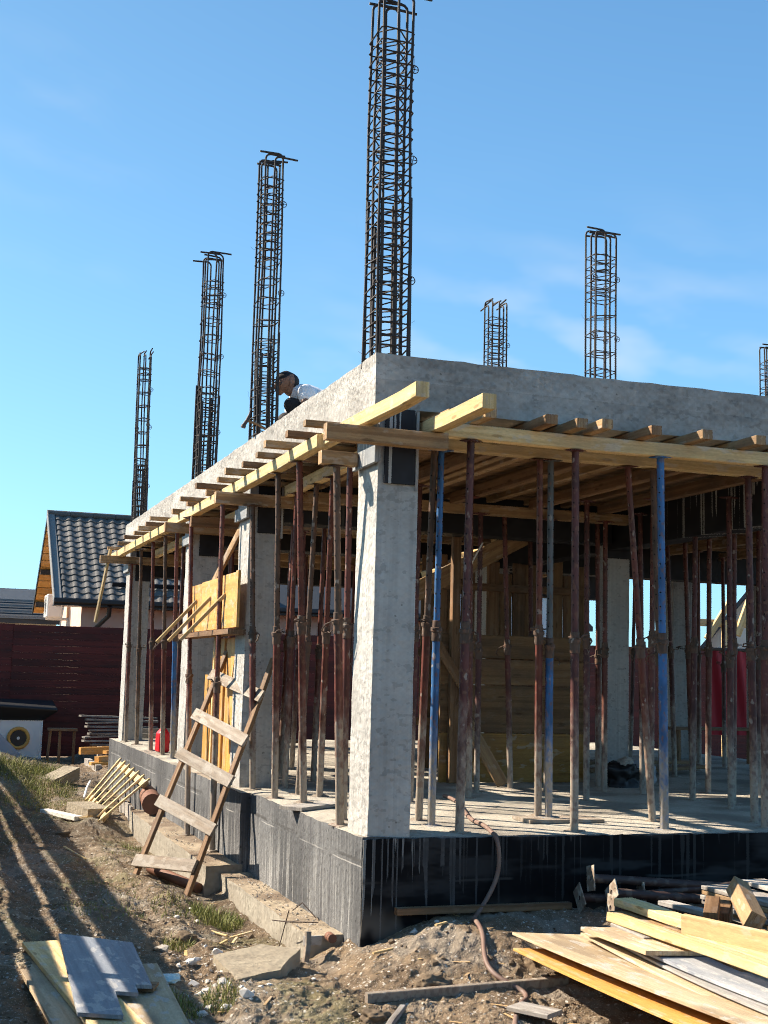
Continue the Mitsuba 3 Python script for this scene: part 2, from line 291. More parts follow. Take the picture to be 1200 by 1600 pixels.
# ------------------------------------------------------------------ the ground
def sst(a, b, x): t = np.clip((x - a) / (b - a), 0, 1); return t * t * (3 - 2 * t)
def ground_base(x, y):
    z = -.80 + 0 * x
    z += .17 * sst(-.05, .55, x) * sst(-1.9, -.15, y) * sst(14, 6, x)            # bank against the front plinth
    z += .03 * np.exp(-((x - .1) ** 2 + (y + .75) ** 2) / .18)
    z += .13 * sst(-.30, .02, x) * sst(-1.3, -.15, y) * sst(14, 6, x) * sst(.42, .2, y)
    z -= .11 * np.exp(-((x + .42) / .28) ** 2) * sst(.1, .6, y) * sst(8.2, 7.4, y)
    z -= .05 * np.exp(-((x + .28) ** 2 + (y + .1) ** 2) / .05)
    z += .06 * sst(-1.2, -.45, x) * sst(7.0, 8.2, y) * sst(12, 9, y)              # rises along the far plinth
    z += .32 * np.exp(-((x + 1.7) / .95) ** 2) * sst(10.5, 13.2, y) * sst(19, 16, y)   # grassy heap
    z += .05 * sst(-1.1, -2.6, x)
    w_ = .07 * np.sin(y * .9) + .04 * np.sin(y * 2.3 + 1)
    for xc in (-1.95, -1.12): z -= .035 * np.exp(-((x - xc - w_) / .11) ** 2) - .014 * np.exp(-((np.abs(x - xc - w_) - .2) / .07) ** 2)     # wheel ruts
    return z
def ground_z(x, y):
    x, y = np.asarray(x, float), np.asarray(y, float)
    q = np.stack([x, y, 0 * x], -1); z = ground_base(x, y)
    near = sst(60, 20, np.hypot(x, y)) * (1 - .55 * np.exp(-((x + .36) / .2) ** 2) * sst(.1, .5, y) * sst(8.2, 7.4, y))
    z = z + (meshkit.fbm(q * 1.3, 3, 3) - .5) * .16 * near
    c = meshkit.fbm(q * 6.5, 4, 9); z = z + (np.abs(c - .5) * -2 + .35) * .052 * near
    z = z + (meshkit.fbm(q * 24, 3, 15) - .5) * .034 * near
    return z
def axis(a, b, fine, far0, far1, g=1.22):
    m = np.arange(a, b + 1e-6, fine); lo, hi, s = [], [], fine
    x = a
    while x > far0: s *= g; x -= s; lo.append(x)
    x, s = b, fine
    while x < far1: s *= g; x += s; hi.append(x)
    return np.r_[lo[::-1], m, hi]
gx = axis(-2.7, 2.9, .017, -900, 900); gy = np.r_[axis(-2.9, 1.4, .017, -900, -2.9 + 4.4, 1.22)]
gy = gy[gy <= 1.4]; ext, s = [], .017
yy = 1.4
while yy < 1500:
    s = min(s * 1.012, .06) if yy < 20 else s * 1.25
    yy += s; ext.append(yy)
gy = np.r_[gy, ext]
X, Y = np.meshgrid(gx, gy); Z = ground_z(X, Y); Z = np.where((X > .35) & (Y > .35) & (X < 8) & (Y < 11.8), -.95, Z)
n_, m_ = X.shape; idx = np.arange(n_ * m_).reshape(n_, m_)
gf = np.vstack([np.c_[idx[:-1, :-1].ravel(), idx[:-1, 1:].ravel(), idx[1:, 1:].ravel()], np.c_[idx[:-1, :-1].ravel(), idx[1:, 1:].ravel(), idx[1:, :-1].ravel()]])
struct(obj('ground', (np.c_[X.ravel(), Y.ravel(), Z.ravel()], gf), 'soil', None, True))
gz = lambda x, y: float(ground_z(np.array([x]), np.array([y]))[0])

# ------------------------------------------------------------------ the concrete house shell
LX, LY, ZB, ZT = 8.5, 12.15, 2.905, 3.30
house = thing('concrete_house_shell', 'unfinished grey concrete house shell with columns and flat roof slab on propped formwork', 'building')
def floor_edge(v):
    e = (v[:, 2] > -.03) & ((v[:, 0] < .03) | (v[:, 1] < .03))
    v[e, 2] -= .018 * meshkit.fbm(v[e] * 9, 3, 4); return v
found = mbox((0, 0, -1.2), (LX, LY, 0)) + mbox((-.085, 3.2, -1.2), (.5, LY, 0))
obj('foundation_block', rough(found, .10, .006, 5, 2, floor_edge), 'concrete_plinth', house)
obj('footing_step', rough(mbox((-.25, .36, -1.3), (.05, 3.22, -.70)), .045, .012, 7, 5), 'concrete_footing', house)
obj('footing_step', rough(mbox((-.38, 3.18, -1.3), (-.05, 7.75, -.635)), .06, .012, 7, 6), 'concrete_footing', house)
bt = rough(mbox((.002, -.012, -1.1), (LX, .02, -.012)), .05, .004, 9, 8)
bv = bt[0]; e = bv[:, 2] > -.03; bv[e, 2] += .03 * (meshkit.fbm(bv[e] * 22, 3, 3) - .65)
obj('bitumen_coat', bt, 'bitumen', house, label='glossy black bitumen coat with grey drips on the front of the plinth')
for x0, y0, w, d in [(.036, .012, .298, .43), (0, 3.66, .30, .42), (0, 6.49, .30, .41), (0, 11.42, .30, .41), (3.985, 3.93, .255, .26), (3.8, 6.7, .3, .4), (8.1, 7.0, .3, .4), (7.35, 8.1, .34, .3), (3.8, 11.5, .4, .3), (8.1, 11.5, .3, .3), (8.15, 3.6, .3, .4)]:
    def ce(v, a=x0, b=y0): v[:, :2] += .004 * (meshkit.fbm(v * np.array([40, 40, 9]), 2, 7)[:, None] - .5); return v
    obj('column', rough(mbox((x0, y0, -.03), (x0 + w, y0 + d, 2.95)), .055, .004, 4, 3, ce), 'concrete_light', house)
hole = mbox((.5, 4.45, 2), (2.3, 5.7, 4))
def slab_edge(v):
    e = (v[:, 2] > ZT - .03) & ((v[:, 0] < .03) | (v[:, 1] < .03)); v[e, 2] -= .03 * meshkit.fbm(v[e] * 8, 3, 4); return v
obj('roof_slab', rough(mbox((-.004, -.004, ZB), (LX, LY, ZT)) - hole, .11, .006, 3, 12, slab_edge), 'concrete_slab', house)
for lo, hi in [((.31, 3.7, 2.5), (3.9, 4.0, ZB - .002)), ((3.95, .31, 2.45), (4.2, 3.9, ZB - .002)), ((.31, 6.5, 2.5), (3.8, 6.85, ZB - .002)), ((3.95, 4.25, 2.45), (4.2, 6.7, ZB - .002)), ((4.25, 6.9, 2.45), (8.1, 7.2, ZB - .002)),
               ((.31, 11.45, 2.45), (3.8, 11.75, ZB - .002)), ((4.22, 11.5, 2.45), (8.1, 11.8, ZB - .002))]:
    obj('beam_form', box(lo, hi), 'black_ply', house, label='black coated formwork round a ceiling beam')
obj('beam_form', box((3.97, 3.895, 2.37), (4.26, 3.925, ZB - .004)), 'black_ply', house)
# form panels round the column heads
for i, (cy, nm) in enumerate([(0, 'corner'), (3.66, 'second'), (6.49, 'third'), (11.42, 'farthest')]):
    where = ['corner column nearest the viewer', 'second column along the sunny side', 'third column along the sunny side', 'farthest column along the sunny side'][i]
    single('black_form_panel', f'black drip-streaked form panel on the shaded head of the {where}', 'formwork panel', box((.075, cy - .016, 2.375), (.30, cy - .002, ZB - .004), .002), 'black_ply')
    ox = .037 * (i == 0)
    k = thing('grey_form_panel', f'weathered grey form board on the sunlit head of the {where}', 'formwork panel')
    obj('board', box((-.017 + ox, cy - .045, 2.52), (-.003 + ox, cy + .44, ZB - .004), .002), 'grey_form', k); obj('cleat', box((-.047 + ox, cy - .05, 2.51), (-.019 + ox, cy + .45, 2.63), .003), 'grey_form', k)
    single('form_lath', f'thin grey lath beside the black form panel of the {where}', 'lath', wbox((.302, cy - .022, 2.335), (.322, cy - .004, ZB - .01), 2), 'wood_grey')

# ------------------------------------------------------------------ formwork timbers
def beam(label, a, b, W, T, m='pine_fresh', group=None, name='timber_beam', cat_='timber beam', **k):
    return single(name, label, cat_, timber(a, b, W, T, **k), m, group)
zb, hb = 2.775, .10
# corner pieces
beam('brown header timber across the front of the corner column head', (-.40, -.155, 2.672), (.472, -.155, 2.668), .085, .112, 'pine_aged', ch=.005, jit=.002, seg=4)
beam('long fresh yellow timber jutting out past the roof corner, left of the two', (-.09, -1.17, 2.778), (-.09, 1.05, 2.786), .088, .096, ch=.005, jit=.003, seg=6)
beam('fresh yellow timber jutting out right of the corner column, right of the two', (.395, -1.06, 2.778), (.395, .9, 2.784), .095, .096, ch=.005, jit=.003, seg=6)
beam('rough board lying on the jutting yellow timber against the roof corner', (-.055, .02, 2.838), (-.055, 1.2, 2.838), .09, .022, 'pine_aged')
beam('short rough board lying on the jutting timber right of the corner column', (.42, -.42, 2.838), (.42, .5, 2.838), .085, .022, 'pine_aged')
beam('short timber packed under the edge beam beside the corner column', (-.285, .345, 2.578), (-.02, .345, 2.578), .09, .095, 'pine_aged')
# edge beams under the sunny side (x about -0.14)
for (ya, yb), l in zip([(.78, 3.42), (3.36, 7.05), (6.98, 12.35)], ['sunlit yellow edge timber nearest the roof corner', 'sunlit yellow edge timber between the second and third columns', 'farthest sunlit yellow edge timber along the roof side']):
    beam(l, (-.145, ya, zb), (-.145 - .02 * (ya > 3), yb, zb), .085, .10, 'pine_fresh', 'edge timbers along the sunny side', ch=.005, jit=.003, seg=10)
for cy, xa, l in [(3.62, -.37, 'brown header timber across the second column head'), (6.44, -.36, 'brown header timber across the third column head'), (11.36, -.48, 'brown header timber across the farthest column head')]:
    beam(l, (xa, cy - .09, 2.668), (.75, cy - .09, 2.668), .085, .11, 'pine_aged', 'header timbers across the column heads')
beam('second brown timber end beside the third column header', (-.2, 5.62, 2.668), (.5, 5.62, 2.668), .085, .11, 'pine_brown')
beam('thin lath hanging from the far end of the edge timber', (-.33, 11.3, 2.82), (-.52, 11.1, 1.72), .03, .05, 'pine_fresh', name='lath', cat_='lath')
# front edge beams (along x)
beam('long fresh yellow timber along the shaded front edge, on the outer row of props', (.47, -.055, 2.77), (5.2, -.075, 2.785), .09, .10, 'pine_fresh', 'front edge timbers', ch=.005, seg=12, jit=.003)
beam('long yellow timber along the front, on the inner row of props', (.5, .42, 2.765), (5.2, .40, 2.775), .09, .10, 'pine_fresh', 'front edge timbers', ch=.005, seg=12, jit=.003)
beam('yellow cross timber under the deck behind the front bay', (.4, 3.28, 2.70), (3.85, 3.28, 2.70), .09, .10, 'pine_aged', 'cross timbers under the deck')
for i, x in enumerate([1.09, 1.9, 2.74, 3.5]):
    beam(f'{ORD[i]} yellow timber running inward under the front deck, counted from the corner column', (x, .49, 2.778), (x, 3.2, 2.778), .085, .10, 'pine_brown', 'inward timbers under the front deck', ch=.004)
beam('pale timber under the deck just inside the sunny edge', (.33, .62, 2.77), (.33, 3.5, 2.77), .085, .10, 'pine_fresh')
beam('timber under the deck just inside the sunny edge past the second column', (.33, 4.2, 2.77), (.33, 11.2, 2.77), .085, .10, 'pine_fresh')
for i, (x, y0, y1) in enumerate([(4.5, .5, 4.0), (5.4, .5, 6.8), (6.3, .5, 6.8), (7.3, .5, 6.8), (4.55, 7.3, 11.3), (5.6, 7.3, 11.3), (6.6, 7.3, 11.3)]):
    beam(f'{ORD[i]} timber under the deck of the shaded right hand bays', (x, y0, 2.778), (x, y1, 2.778), .085, .10, 'pine_aged', 'timbers under the right hand deck')
for i, (y, x1) in enumerate([(4.3, 3.85), (5.85, 3.85), (6.25, 3.75), (7.4, 3.75), (8.6, 3.75), (9.9, 3.75), (11.0, 3.75)]):
    beam(f'{ORD[i]} cross timber under the deck behind the second column, counted inward', (.4, y, 2.72), (x1, y, 2.72), .085, .10, 'pine_aged', 'cross timbers under the back deck')
# joists whose ends stick out
WOODS = ['pine_aged', 'pine_brown', 'pine_aged']
JY = [(-.355, .53), (-.357, 1.03), (-.397, 1.54), (-.34, 2.04), (-.329, 2.61), (-.377, 3.08), (-.337, 3.61), (-.444, 4.15), (-.246, 4.6), (-.406, 5.16), (-.262, 5.56), (-.278, 6.38), (-.407, 7.15), (-.353, 7.8), (-.36, 8.4), (-.328, 8.98), (-.367, 9.6), (-.314, 10.6), (-.363, 11.4)]
for i, (xe, y) in enumerate(JY):
    t = .045 + .012 * ((i * 7) % 3) / 2; w = .07 + .02 * ((i * 5) % 4) / 3; sk = RNG.normal(0, .03)
    x1 = .62 if y < 4.2 or 5.9 < y else .42
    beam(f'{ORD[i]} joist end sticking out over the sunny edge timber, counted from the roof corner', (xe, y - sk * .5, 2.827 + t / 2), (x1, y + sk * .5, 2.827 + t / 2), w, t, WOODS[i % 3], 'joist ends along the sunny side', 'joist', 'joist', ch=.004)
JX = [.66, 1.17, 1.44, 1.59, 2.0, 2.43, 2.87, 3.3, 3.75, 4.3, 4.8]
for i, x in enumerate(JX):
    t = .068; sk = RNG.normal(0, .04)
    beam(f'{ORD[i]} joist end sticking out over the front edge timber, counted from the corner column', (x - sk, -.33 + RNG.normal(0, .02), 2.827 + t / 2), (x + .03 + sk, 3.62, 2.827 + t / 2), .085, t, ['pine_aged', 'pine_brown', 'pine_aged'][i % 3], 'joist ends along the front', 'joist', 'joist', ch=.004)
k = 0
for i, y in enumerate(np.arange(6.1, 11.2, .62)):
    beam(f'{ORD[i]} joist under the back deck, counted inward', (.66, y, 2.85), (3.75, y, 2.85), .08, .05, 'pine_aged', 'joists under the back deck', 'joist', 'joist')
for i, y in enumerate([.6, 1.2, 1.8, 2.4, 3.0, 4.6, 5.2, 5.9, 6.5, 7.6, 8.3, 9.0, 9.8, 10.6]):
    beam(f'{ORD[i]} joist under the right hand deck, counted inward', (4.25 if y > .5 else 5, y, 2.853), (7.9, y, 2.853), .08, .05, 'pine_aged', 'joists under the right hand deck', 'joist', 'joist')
dk = thing('formwork_deck', 'brown board deck of formwork under the roof slab', 'formwork deck')
y = .33
while y < 11.3:
    w = .17 + .05 * RNG.random()
    for xa, xb in ((.34, 2.1), (2.11, 3.88), (4.24, 6.2), (6.21, 8.3)):
        if 3.62 < y + w / 2 < 4.05: continue
        spans = [(xa, xb)]
        if 4.45 - w < y < 5.7: spans = [(max(xa, a), min(xb, b)) for a, b in ((.3, .5), (2.3, 8.3)) if min(xb, b) - max(xa, a) > .1]
        for a, b in spans: wobj('deck_board', wbox((a, y, 2.880), (b, y + w - .006, 2.901), 0, .002), ['pine_brown', 'panel_brown'][int(RNG.integers(2))], dk)
    y += w

# ------------------------------------------------------------------ steel props
def prop(label, foot, head, m_up='prop_red', m_lo='prop_red', ru=.0235, rl=.029, zc=1.42, group='steel props under the roof slab', holes=True, handle=1, plate=True):
    foot, head = np.asarray(foot, float), np.asarray(head, float); L = np.linalg.norm(head - foot); d = (head - foot) / L; s = (zc - foot[2]) / d[2]
    k = thing('steel_prop', label, 'steel prop', group); seed = len(used)
    rg = np.random.default_rng(seed); a0 = rg.random() * 6
    c = foot + d * s; B = frame(d)
    obj('outer_tube', tube([foot + d * .006, c], rl, 14), m_lo, k, True)
    obj('inner_tube', tube([c - d * .05, head - d * .006], ru, 12), m_up, k, True)
    pr = np.array([(-.10, rl), (-.098, rl + .006), (-.03, rl + .006), (-.028, rl + .014), (0, rl + .014), (.004, rl + .002), (.05, ru + .006), (.052, ru)])
    obj('collar_nut', tube([c + d * q for q, _ in pr], pr[:, 1], 14), 'prop_rust', k, 35)
    if handle:
        e = [V3(-.07, .0, -.012), V3(.03, rl + .012, -.012), V3(.075, rl + .02, -.03), V3(.115, rl - .005, -.075), V3(.10, rl - .02, -.10)]
        if rg.random() < .5: e = [V3(-.085, 0, .01), V3(.085, 0, .01), V3(.09, .015, .03), V3(.09, .05, .035), V3(.05, .055, .03)]
        R = rotz(a0); obj('pin_handle', tube([c + B @ (R @ q) for q in e], .006, 6), 'prop_rust', k, True)
    if plate:
        R = B @ rotz(a0 * .1 + .2)
        obj('base_plate', xf(box((-.06, -.06, -.001), (.06, .06, .006), .001), R, foot), m_lo, k)
        obj('head_plate', xf(box((-.075, -.055, -.006), (.075, .055, .0), .001), R, head), m_up, k)
    if holes:
        hv = []
        n = int((L - s - .12) / .105)
        for i in range(n):
            for dx in (V3(-.80, -.6, 0), V3(.75, -.66, 0)):
                q = c + d * (.14 + i * .105); o = unit(dx - d * (dx @ d)); hv.append(tube([q + o * (ru - .004), q + o * (ru + .0008)], .0065, 7))
        if hv: labels[obj('pin_holes', cat(hv), 'dark_hole', k)] = {'kind': 'stuff', 'label': 'row of pin holes up the tube'}
    return k
R_, M_, B_, U_, T_ = 'prop_red', 'prop_maroon', 'prop_blue', 'prop_rust', 'prop_teal'
FR = 'props along the shaded front'
prop('dark rusty brown prop just right of the corner column', (.72, .86, 0), (.60, .40, 2.715), U_, R_, zc=1.46, group=FR)
prop('blue topped prop right of the corner column', (.70, .55, 0), (.655, .40, 2.715), B_, B_, zc=1.42, group=FR)
prop('thick maroon prop at the floor edge, first under the outer front timber', (.75, .14, 0), (.70, -.05, 2.716), M_, M_, .027, .032, 1.40, FR)
prop('red prop standing on the plank in the front, paired with a blue one', (1.67, .80, .03), (1.46, .41, 2.715), R_, R_, zc=1.43, group=FR)
prop('blue prop standing on the plank in the front, paired with a red one', (1.73, .74, .03), (1.56, .43, 2.716), T_, B_, zc=1.33, group=FR)
prop('maroon prop at the floor edge, second under the outer front timber', (1.63, .13, 0), (1.52, -.05, 2.718), M_, M_, .027, .031, 1.36, FR)
prop('leaning maroon prop left of the bright blue prop', (2.56, .62, 0), (2.21, .41, 2.717), R_, R_, zc=1.35, group=FR)
prop('bright blue prop at the floor edge in the right of the front', (2.385, .16, 0), (2.215, -.06, 2.722), B_, B_, .027, .033, 1.38, FR)
prop('rusty grey prop directly behind the bright blue prop', (2.73, .72, 0), (2.455, .45, 2.717), U_, R_, zc=1.3, group=FR)
prop('dark maroon prop at the right end of the front, inner row', (3.40, .5, 0), (3.30, .41, 2.719), M_, M_, .026, .031, 1.36, FR)
prop('dark maroon prop at the right end of the front, outer row', (3.245, .14, 0), (3.13, -.06, 2.724), M_, M_, .028, .034, 1.36, FR)
SD = 'props along the sunny side'
prop('rusty red prop at the floor edge just left of the corner column', (.045, .66, 0), (-.155, .36, 2.53), U_, R_, .026, .031, 1.45, SD)
prop('slim red prop close against the corner column', (.16, .95, 0), (.10, .86, 2.716), R_, R_, zc=1.43, group=SD)
prop('brown prop on a board, second left of the corner column along the floor edge', (.13, 1.92, .03), (-.13, 1.46, 2.724), R_, R_, .026, .030, 1.47, SD)
prop('dark leaning brown prop between the two nearest left hand props', (.36, 2.9, 0), (.33, 2.55, 2.718), U_, U_, zc=1.34, group=SD)
prop('red prop set back from the floor edge near the corner column', (.50, 2.72, 0), (.33, 2.06, 2.718), R_, R_, zc=1.42, group=SD)
prop('rusty prop with grey foot, third left of the corner column along the floor edge', (.07, 2.61, 0), (-.13, 2.12, 2.724), U_, R_, zc=1.40, group=SD)
prop('red prop set back behind the third one along the floor edge', (.41, 3.55, 0), (.33, 3.2, 2.718), R_, R_, zc=1.4, group=SD)
prop('rusty prop standing in front of the second column', (.07, 3.42, 0), (-.02, 3.48, 2.612), U_, R_, zc=1.43, group=SD)
prop('long maroon prop standing on the footing before the boarded opening, nearer one', (-.14, 4.08, -.63), (-.17, 4.12, 2.724), R_, R_, .024, .029, .95, SD)
prop('long maroon prop standing on the footing before the boarded opening, farther one with loop handle', (-.15, 5.28, -.63), (-.17, 5.75, 2.724), R_, R_, .024, .029, 1.02, SD)
prop('blue footed prop beside the third column', (.06, 7.5, 0), (-.1, 7.0, 2.724), R_, B_, zc=1.5, group=SD)
prop('red prop just inside the blue footed prop by the third column', (.35, 7.6, 0), (.33, 7.3, 2.718), R_, R_, zc=1.5, group=SD)
prop('dusty grey footed prop right of the red fuel can', (.05, 8.15, 0), (-.10, 7.8, 2.724), U_, R_, zc=1.42, group=SD)
prop('dusty red prop left of the red fuel can', (.04, 9.0, 0), (-.10, 8.75, 2.724), R_, R_, zc=1.42, group=SD)
prop('grey rusty prop left of the farthest sunny props, before the farthest column', (.06, 10.35, 0), (-.08, 9.9, 2.724), U_, U_, zc=1.35, group=SD)
prop('slim red prop against the face of the farthest column', (.02, 11.15, 0), (-.02, 11.2, 2.61), R_, R_, zc=1.40, group=SD)
prop('dark prop inside behind the dusty red one', (.36, 9.0, 0), (.33, 8.9, 2.718), M_, M_, zc=1.45, group=SD)
INN = [((1.84, 2.55), R_), ((2.66, 3.45), R_), ((2.88, 2.30), M_), ((3.72, 3.62), R_), ((3.95, 2.25), M_), ((4.56, 2.93), R_), ((2.9, 3.15), M_), ((1.12, 3.1), M_), ((3.5, 3.1), R_),
       ((3.86, 1.5), M_), ((4.5, 1.2), M_), ((5.45, 1.75), M_), ((5.4, 3.2), M_), ((6.3, 2.4), M_), ((6.3, 4.2), M_), ((5.4, 4.9), M_), ((4.5, 3.7), R_), ((7.3, 5.6), M_),
       ((.9, 4.3), R_), ((1.9, 5.85), M_), ((3.0, 5.85), R_), ((.95, 6.25), M_), ((2.5, 6.25), M_), ((1.4, 7.4), R_), ((2.6, 7.4), M_), ((.9, 8.6), R_), ((2.0, 8.6), M_), ((3.2, 8.6), M_), ((1.5, 9.9), M_), ((3.0, 9.9), R_),
       ((4.55, 7.9), M_), ((5.6, 7.6), M_), ((5.6, 9.4), R_), ((6.6, 8.0), M_), ((6.6, 10.0), M_), ((5.4, 6.3), M_), ((3.3, 4.3), M_), ((6.3, 5.8), R_)]
INN += [((4.15, 1.9), M_), ((4.9, 2.6), M_), ((3.3, 1.9), R_), ((3.75, 2.8), M_), ((5.9, 3.6), M_), ((5.0, 3.9), R_), ((4.9, 5.6), M_), ((7.0, 6.3), M_), ((5.6, 6.9), M_), ((1.15, 2.2), M_), ((1.4, 3.15), R_), ((2.15, 3.1), M_),
        ((.75, 5.2), M_), ((.7, 4.85), R_), ((1.1, 5.85), M_), ((.75, 7.6), R_), ((.6, 6.3), M_), ((4.45, 4.9), M_), ((6.6, 5.0), M_)]
INN.sort(key=lambda q: math.atan2(q[0][0] - CAM[0], q[0][1] - CAM[1]))
for i, ((x, y), m) in enumerate(INN):
    r = np.random.default_rng(900 + i); dx, dy = r.normal(0, .05, 2)
    zt = 2.664 if x < 3.9 and y > 4.1 else 2.722
    if abs(y - 3.15) < .05 or abs(y - 3.1) < .02: zt = 2.645
    prop(f'dark rusty prop deep under the slab, {ORD[i]} of the inner ones from the left', (x, y, 0), (x + dx, y + dy, zt), m, m, zc=1.3 + .2 * r.random(), group='props deep under the slab', holes=y < 4.5, handle=1)
single('packing_plank', 'grey plank on the floor under the paired red and blue props', 'plank', wbox((1.50, .58, .002), (2.12, .90, .027), 0), 'wood_rung')
single('packing_plank', 'dark board under a prop at the floor edge left of the corner column', 'plank', timber((-.06, 1.62, .016), (.45, 2.02, .016), .22, .026), 'wood_grey')

# ------------------------------------------------------------------ reinforcement cages
def cage(label, cx, cy, w, d, z0, z1, bend='x', starter=1.1, lean=(0, 0), sparse=(1.4, 2.1), seed=0, inset=.016):
    k = thing('rebar_cage', label, 'rebar cage', 'rebar cages standing up from the roof'); rg = np.random.default_rng(seed)
    hx, hy = w / 2 - inset, d / 2 - inset; cc = lambda z: V3(cx + lean[0] * (z - z0), cy + lean[1] * (z - z0), z)
    pos = [(sx * hx, sy * hy) for sx in (-1, 1) for sy in (-1, 1)] + [(0, hy), (0, -hy), (hx, 0), (-hx, 0)]
    for i, (x, y) in enumerate(pos):
        b = V3(x, y, 0); h = z1 + rg.normal(0, .018) + (.03 if y > 0 else 0); j = rg.normal(0, .006, (4, 2))
        sgn = (-np.sign(x) if abs(x) > 1e-6 else rg.choice([-1, 1])) if bend == 'x' else (-np.sign(y) if abs(y) > 1e-6 else rg.choice([-1, 1]))
        dirn = V3(sgn, 0, 0) if bend == 'x' else V3(0, sgn, 0); ln = (w if bend == 'x' else d) * .95 + rg.normal(0, .02)
        dirn = unit(dirn + V3(rg.normal(0, .06), rg.normal(0, .06), rg.normal(-.02, .03)))
        pts = [cc(z) + b + V3(*j[n], 0) * (n > 0) for n, z in enumerate(np.linspace(z0 - .06, h - .06, 4))]
        e = pts[-1]; R = .05
        pts += [e + V3(0, 0, R * math.sin(a)) + dirn * R * (1 - math.cos(a)) for a in (.5, 1.05, 1.57)] + [e + V3(0, 0, R) + dirn * ln]
        obj('vertical_bar', tube(pts, .0105, 7), 'rebar', k, True)
        if starter:
            sh = z0 + starter * (1 + rg.normal(0, .14)); o = unit(V3(-y, x, 0)) * .02
            obj('starter_bar', tube([cc(z0 - .06) + b + o, cc(sh) + b * .97 + o + V3(*rg.normal(0, .006, 2), 0)], .0115, 7), 'rebar', k, True)
    zs, z = [], z0 + .05
    while z < z1 - .24:
        zs.append(z); t = z - z0
        z += (.092 if t < starter or t > sparse[1] else .205) + rg.normal(0, .006)
    def loop(corners, z, r, tilt):
        P = []
        n = len(corners)
        for i in range(n):
            a, b, c = (np.array(corners[(i + q) % n], float) for q in (-1, 0, 1))
            for q, t in ((a, .10), (c, .10)): P.append(b + unit(q - b) * min(.018, .4 * np.linalg.norm(q - b)))
        P = np.array(P); zz = z + P @ np.array(tilt)
        return tube([cc(z) + V3(x, y, q - z) for (x, y), q in zip(P, zz)], r, 6, closed=True)
    ex = .012
    rect = [(-hx - ex, -hy - ex), (hx + ex, -hy - ex), (hx + ex, hy + ex), (-hx - ex, hy + ex)]; dia = [(-hx - ex, 0), (0, -hy - ex), (hx + ex, 0), (0, hy + ex)]
    for z in zs:
        obj('stirrup', loop(rect, z + rg.normal(0, .004), .006, rg.normal(0, .06, 2)), 'rebar', k, True)
        obj('diamond_tie', loop(dia, z + .012 + rg.normal(0, .008), .0056, rg.normal(0, .08, 2)), 'rebar', k, True)
    an = np.linspace(0, 2 * np.pi, 14, endpoint=False)
    for z in [q for q in (z0 + .55, z0 + 1.45, z1 - .55) if q < z1 - .2]:
        for sx, sy, ax in ((-1, -1, 0), (1, 1, 0), (1, -1, 1)):
            c = cc(z) + V3(sx * (hx + ex), sy * (hy + ex), rg.normal(0, .03)); ring = [c + (V3(math.cos(a), 0, math.sin(a)) if ax else V3(math.cos(a), math.sin(a) * .2, math.sin(a))) * .03 for a in an]
            obj('spacer_wheel', cat([tube(ring, .004, 5, closed=True), tube([ring[0], ring[7]], .003, 5), tube([ring[3], ring[10]], .003, 5)]), 'wire', k, True)
    wv = []
    for z in zs[::2]:
        x, y = pos[int(rg.integers(8))]; p0 = cc(z) + V3(x, y, 0) * 1.05; q = unit(V3(x, y, 0) + rg.normal(0, .3, 3)); wv.append(tube([p0, p0 + q * .03, p0 + q * .06 + V3(0, 0, rg.normal(0, .03))], .0012, 4))
    labels[obj('tie_wire', cat(wv), 'wire', k)] = {'kind': 'stuff', 'label': 'loose ends of tie wire'}
    return k
Z0 = ZT
cage('tallest nearest rebar cage rising from the roof corner', .135, .20, .25, .31, Z0, 6.0, 'x', 1.15, (-.009, .0), (0, 0), 1, .012)
cage('rebar cage on the roof edge beside the crouching worker', .15, 3.88, .215, .30, Z0, 6.18, 'x', .95, (-.010, .0), (1.55, 1.75), 2)
cage('rebar cage on the roof edge, third from the corner', .13, 6.68, .225, .30, Z0, 6.0, 'x', 1.0, (.001, 0), (1.1, 1.95), 3)
cage('farthest and thinnest looking rebar cage above the tiled roof', .115, 11.6, .205, .21, Z0, 5.93, 'y', .9, (-.014, 0), (1.0, 2.1), 4)
cage('rebar cage behind the front roof edge, the taller of the two on the right', 3.885, 3.95, .275, .26, Z0, 5.96, 'x', 0, (0, 0), (1.25, 1.75), 5)
cage('short looking rebar cage behind the front roof edge with a thin cloud behind', 3.93, 6.85, .245, .26, Z0, 5.94, 'y', 0, (-.004, 0), (0, 0), 6)
cage('rebar cage cut by the right edge of the view', 8.43, 7.2, .26, .26, Z0, 5.94, 'x', 0, (0, 0), (0, 0), 7)

# ------------------------------------------------------------------ boarded opening, ladder, stair formwork
k = thing('lintel_form', 'sunlit yellow form panel boarding the opening beside the second column', 'formwork panel')
for i, (ya, yb) in enumerate([(3.50, 3.60), (3.61, 4.42), (4.43, 5.22), (5.23, 5.98)]):
    wobj('panel_sheet', wbox((-.122 + .004 * (i == 0) * -1, ya, 1.47), (-.100, yb, 2.00 - .01 * i), 1), 'panel_yellow', k)
wobj('bottom_ledger', wbox((-.19, 3.55, 1.405), (-.02, 6.1, 1.455), 1), 'pine_brown', k)
for y in (4.02, 4.72, 5.45): wobj('strut', timber((-.44, y + .55, 1.36), (-.125, y, 1.80), .035, .022, (0, 1, 0)), 'pine_fresh', k)
wobj('inner_sheet', wbox((.20, 4.12, 1.44), (.222, 6.0, 1.98), 1), 'panel_yellow', k)
wobj('diagonal_brace', timber((.05, 5.6, 1.95), (.08, 4.05, 2.60), .10, .03, (1, 0, 0)), 'pine_aged', k)
k = thing('column_form_boards', 'tall yellow form boards standing in the opening behind the ladder', 'formwork panel')
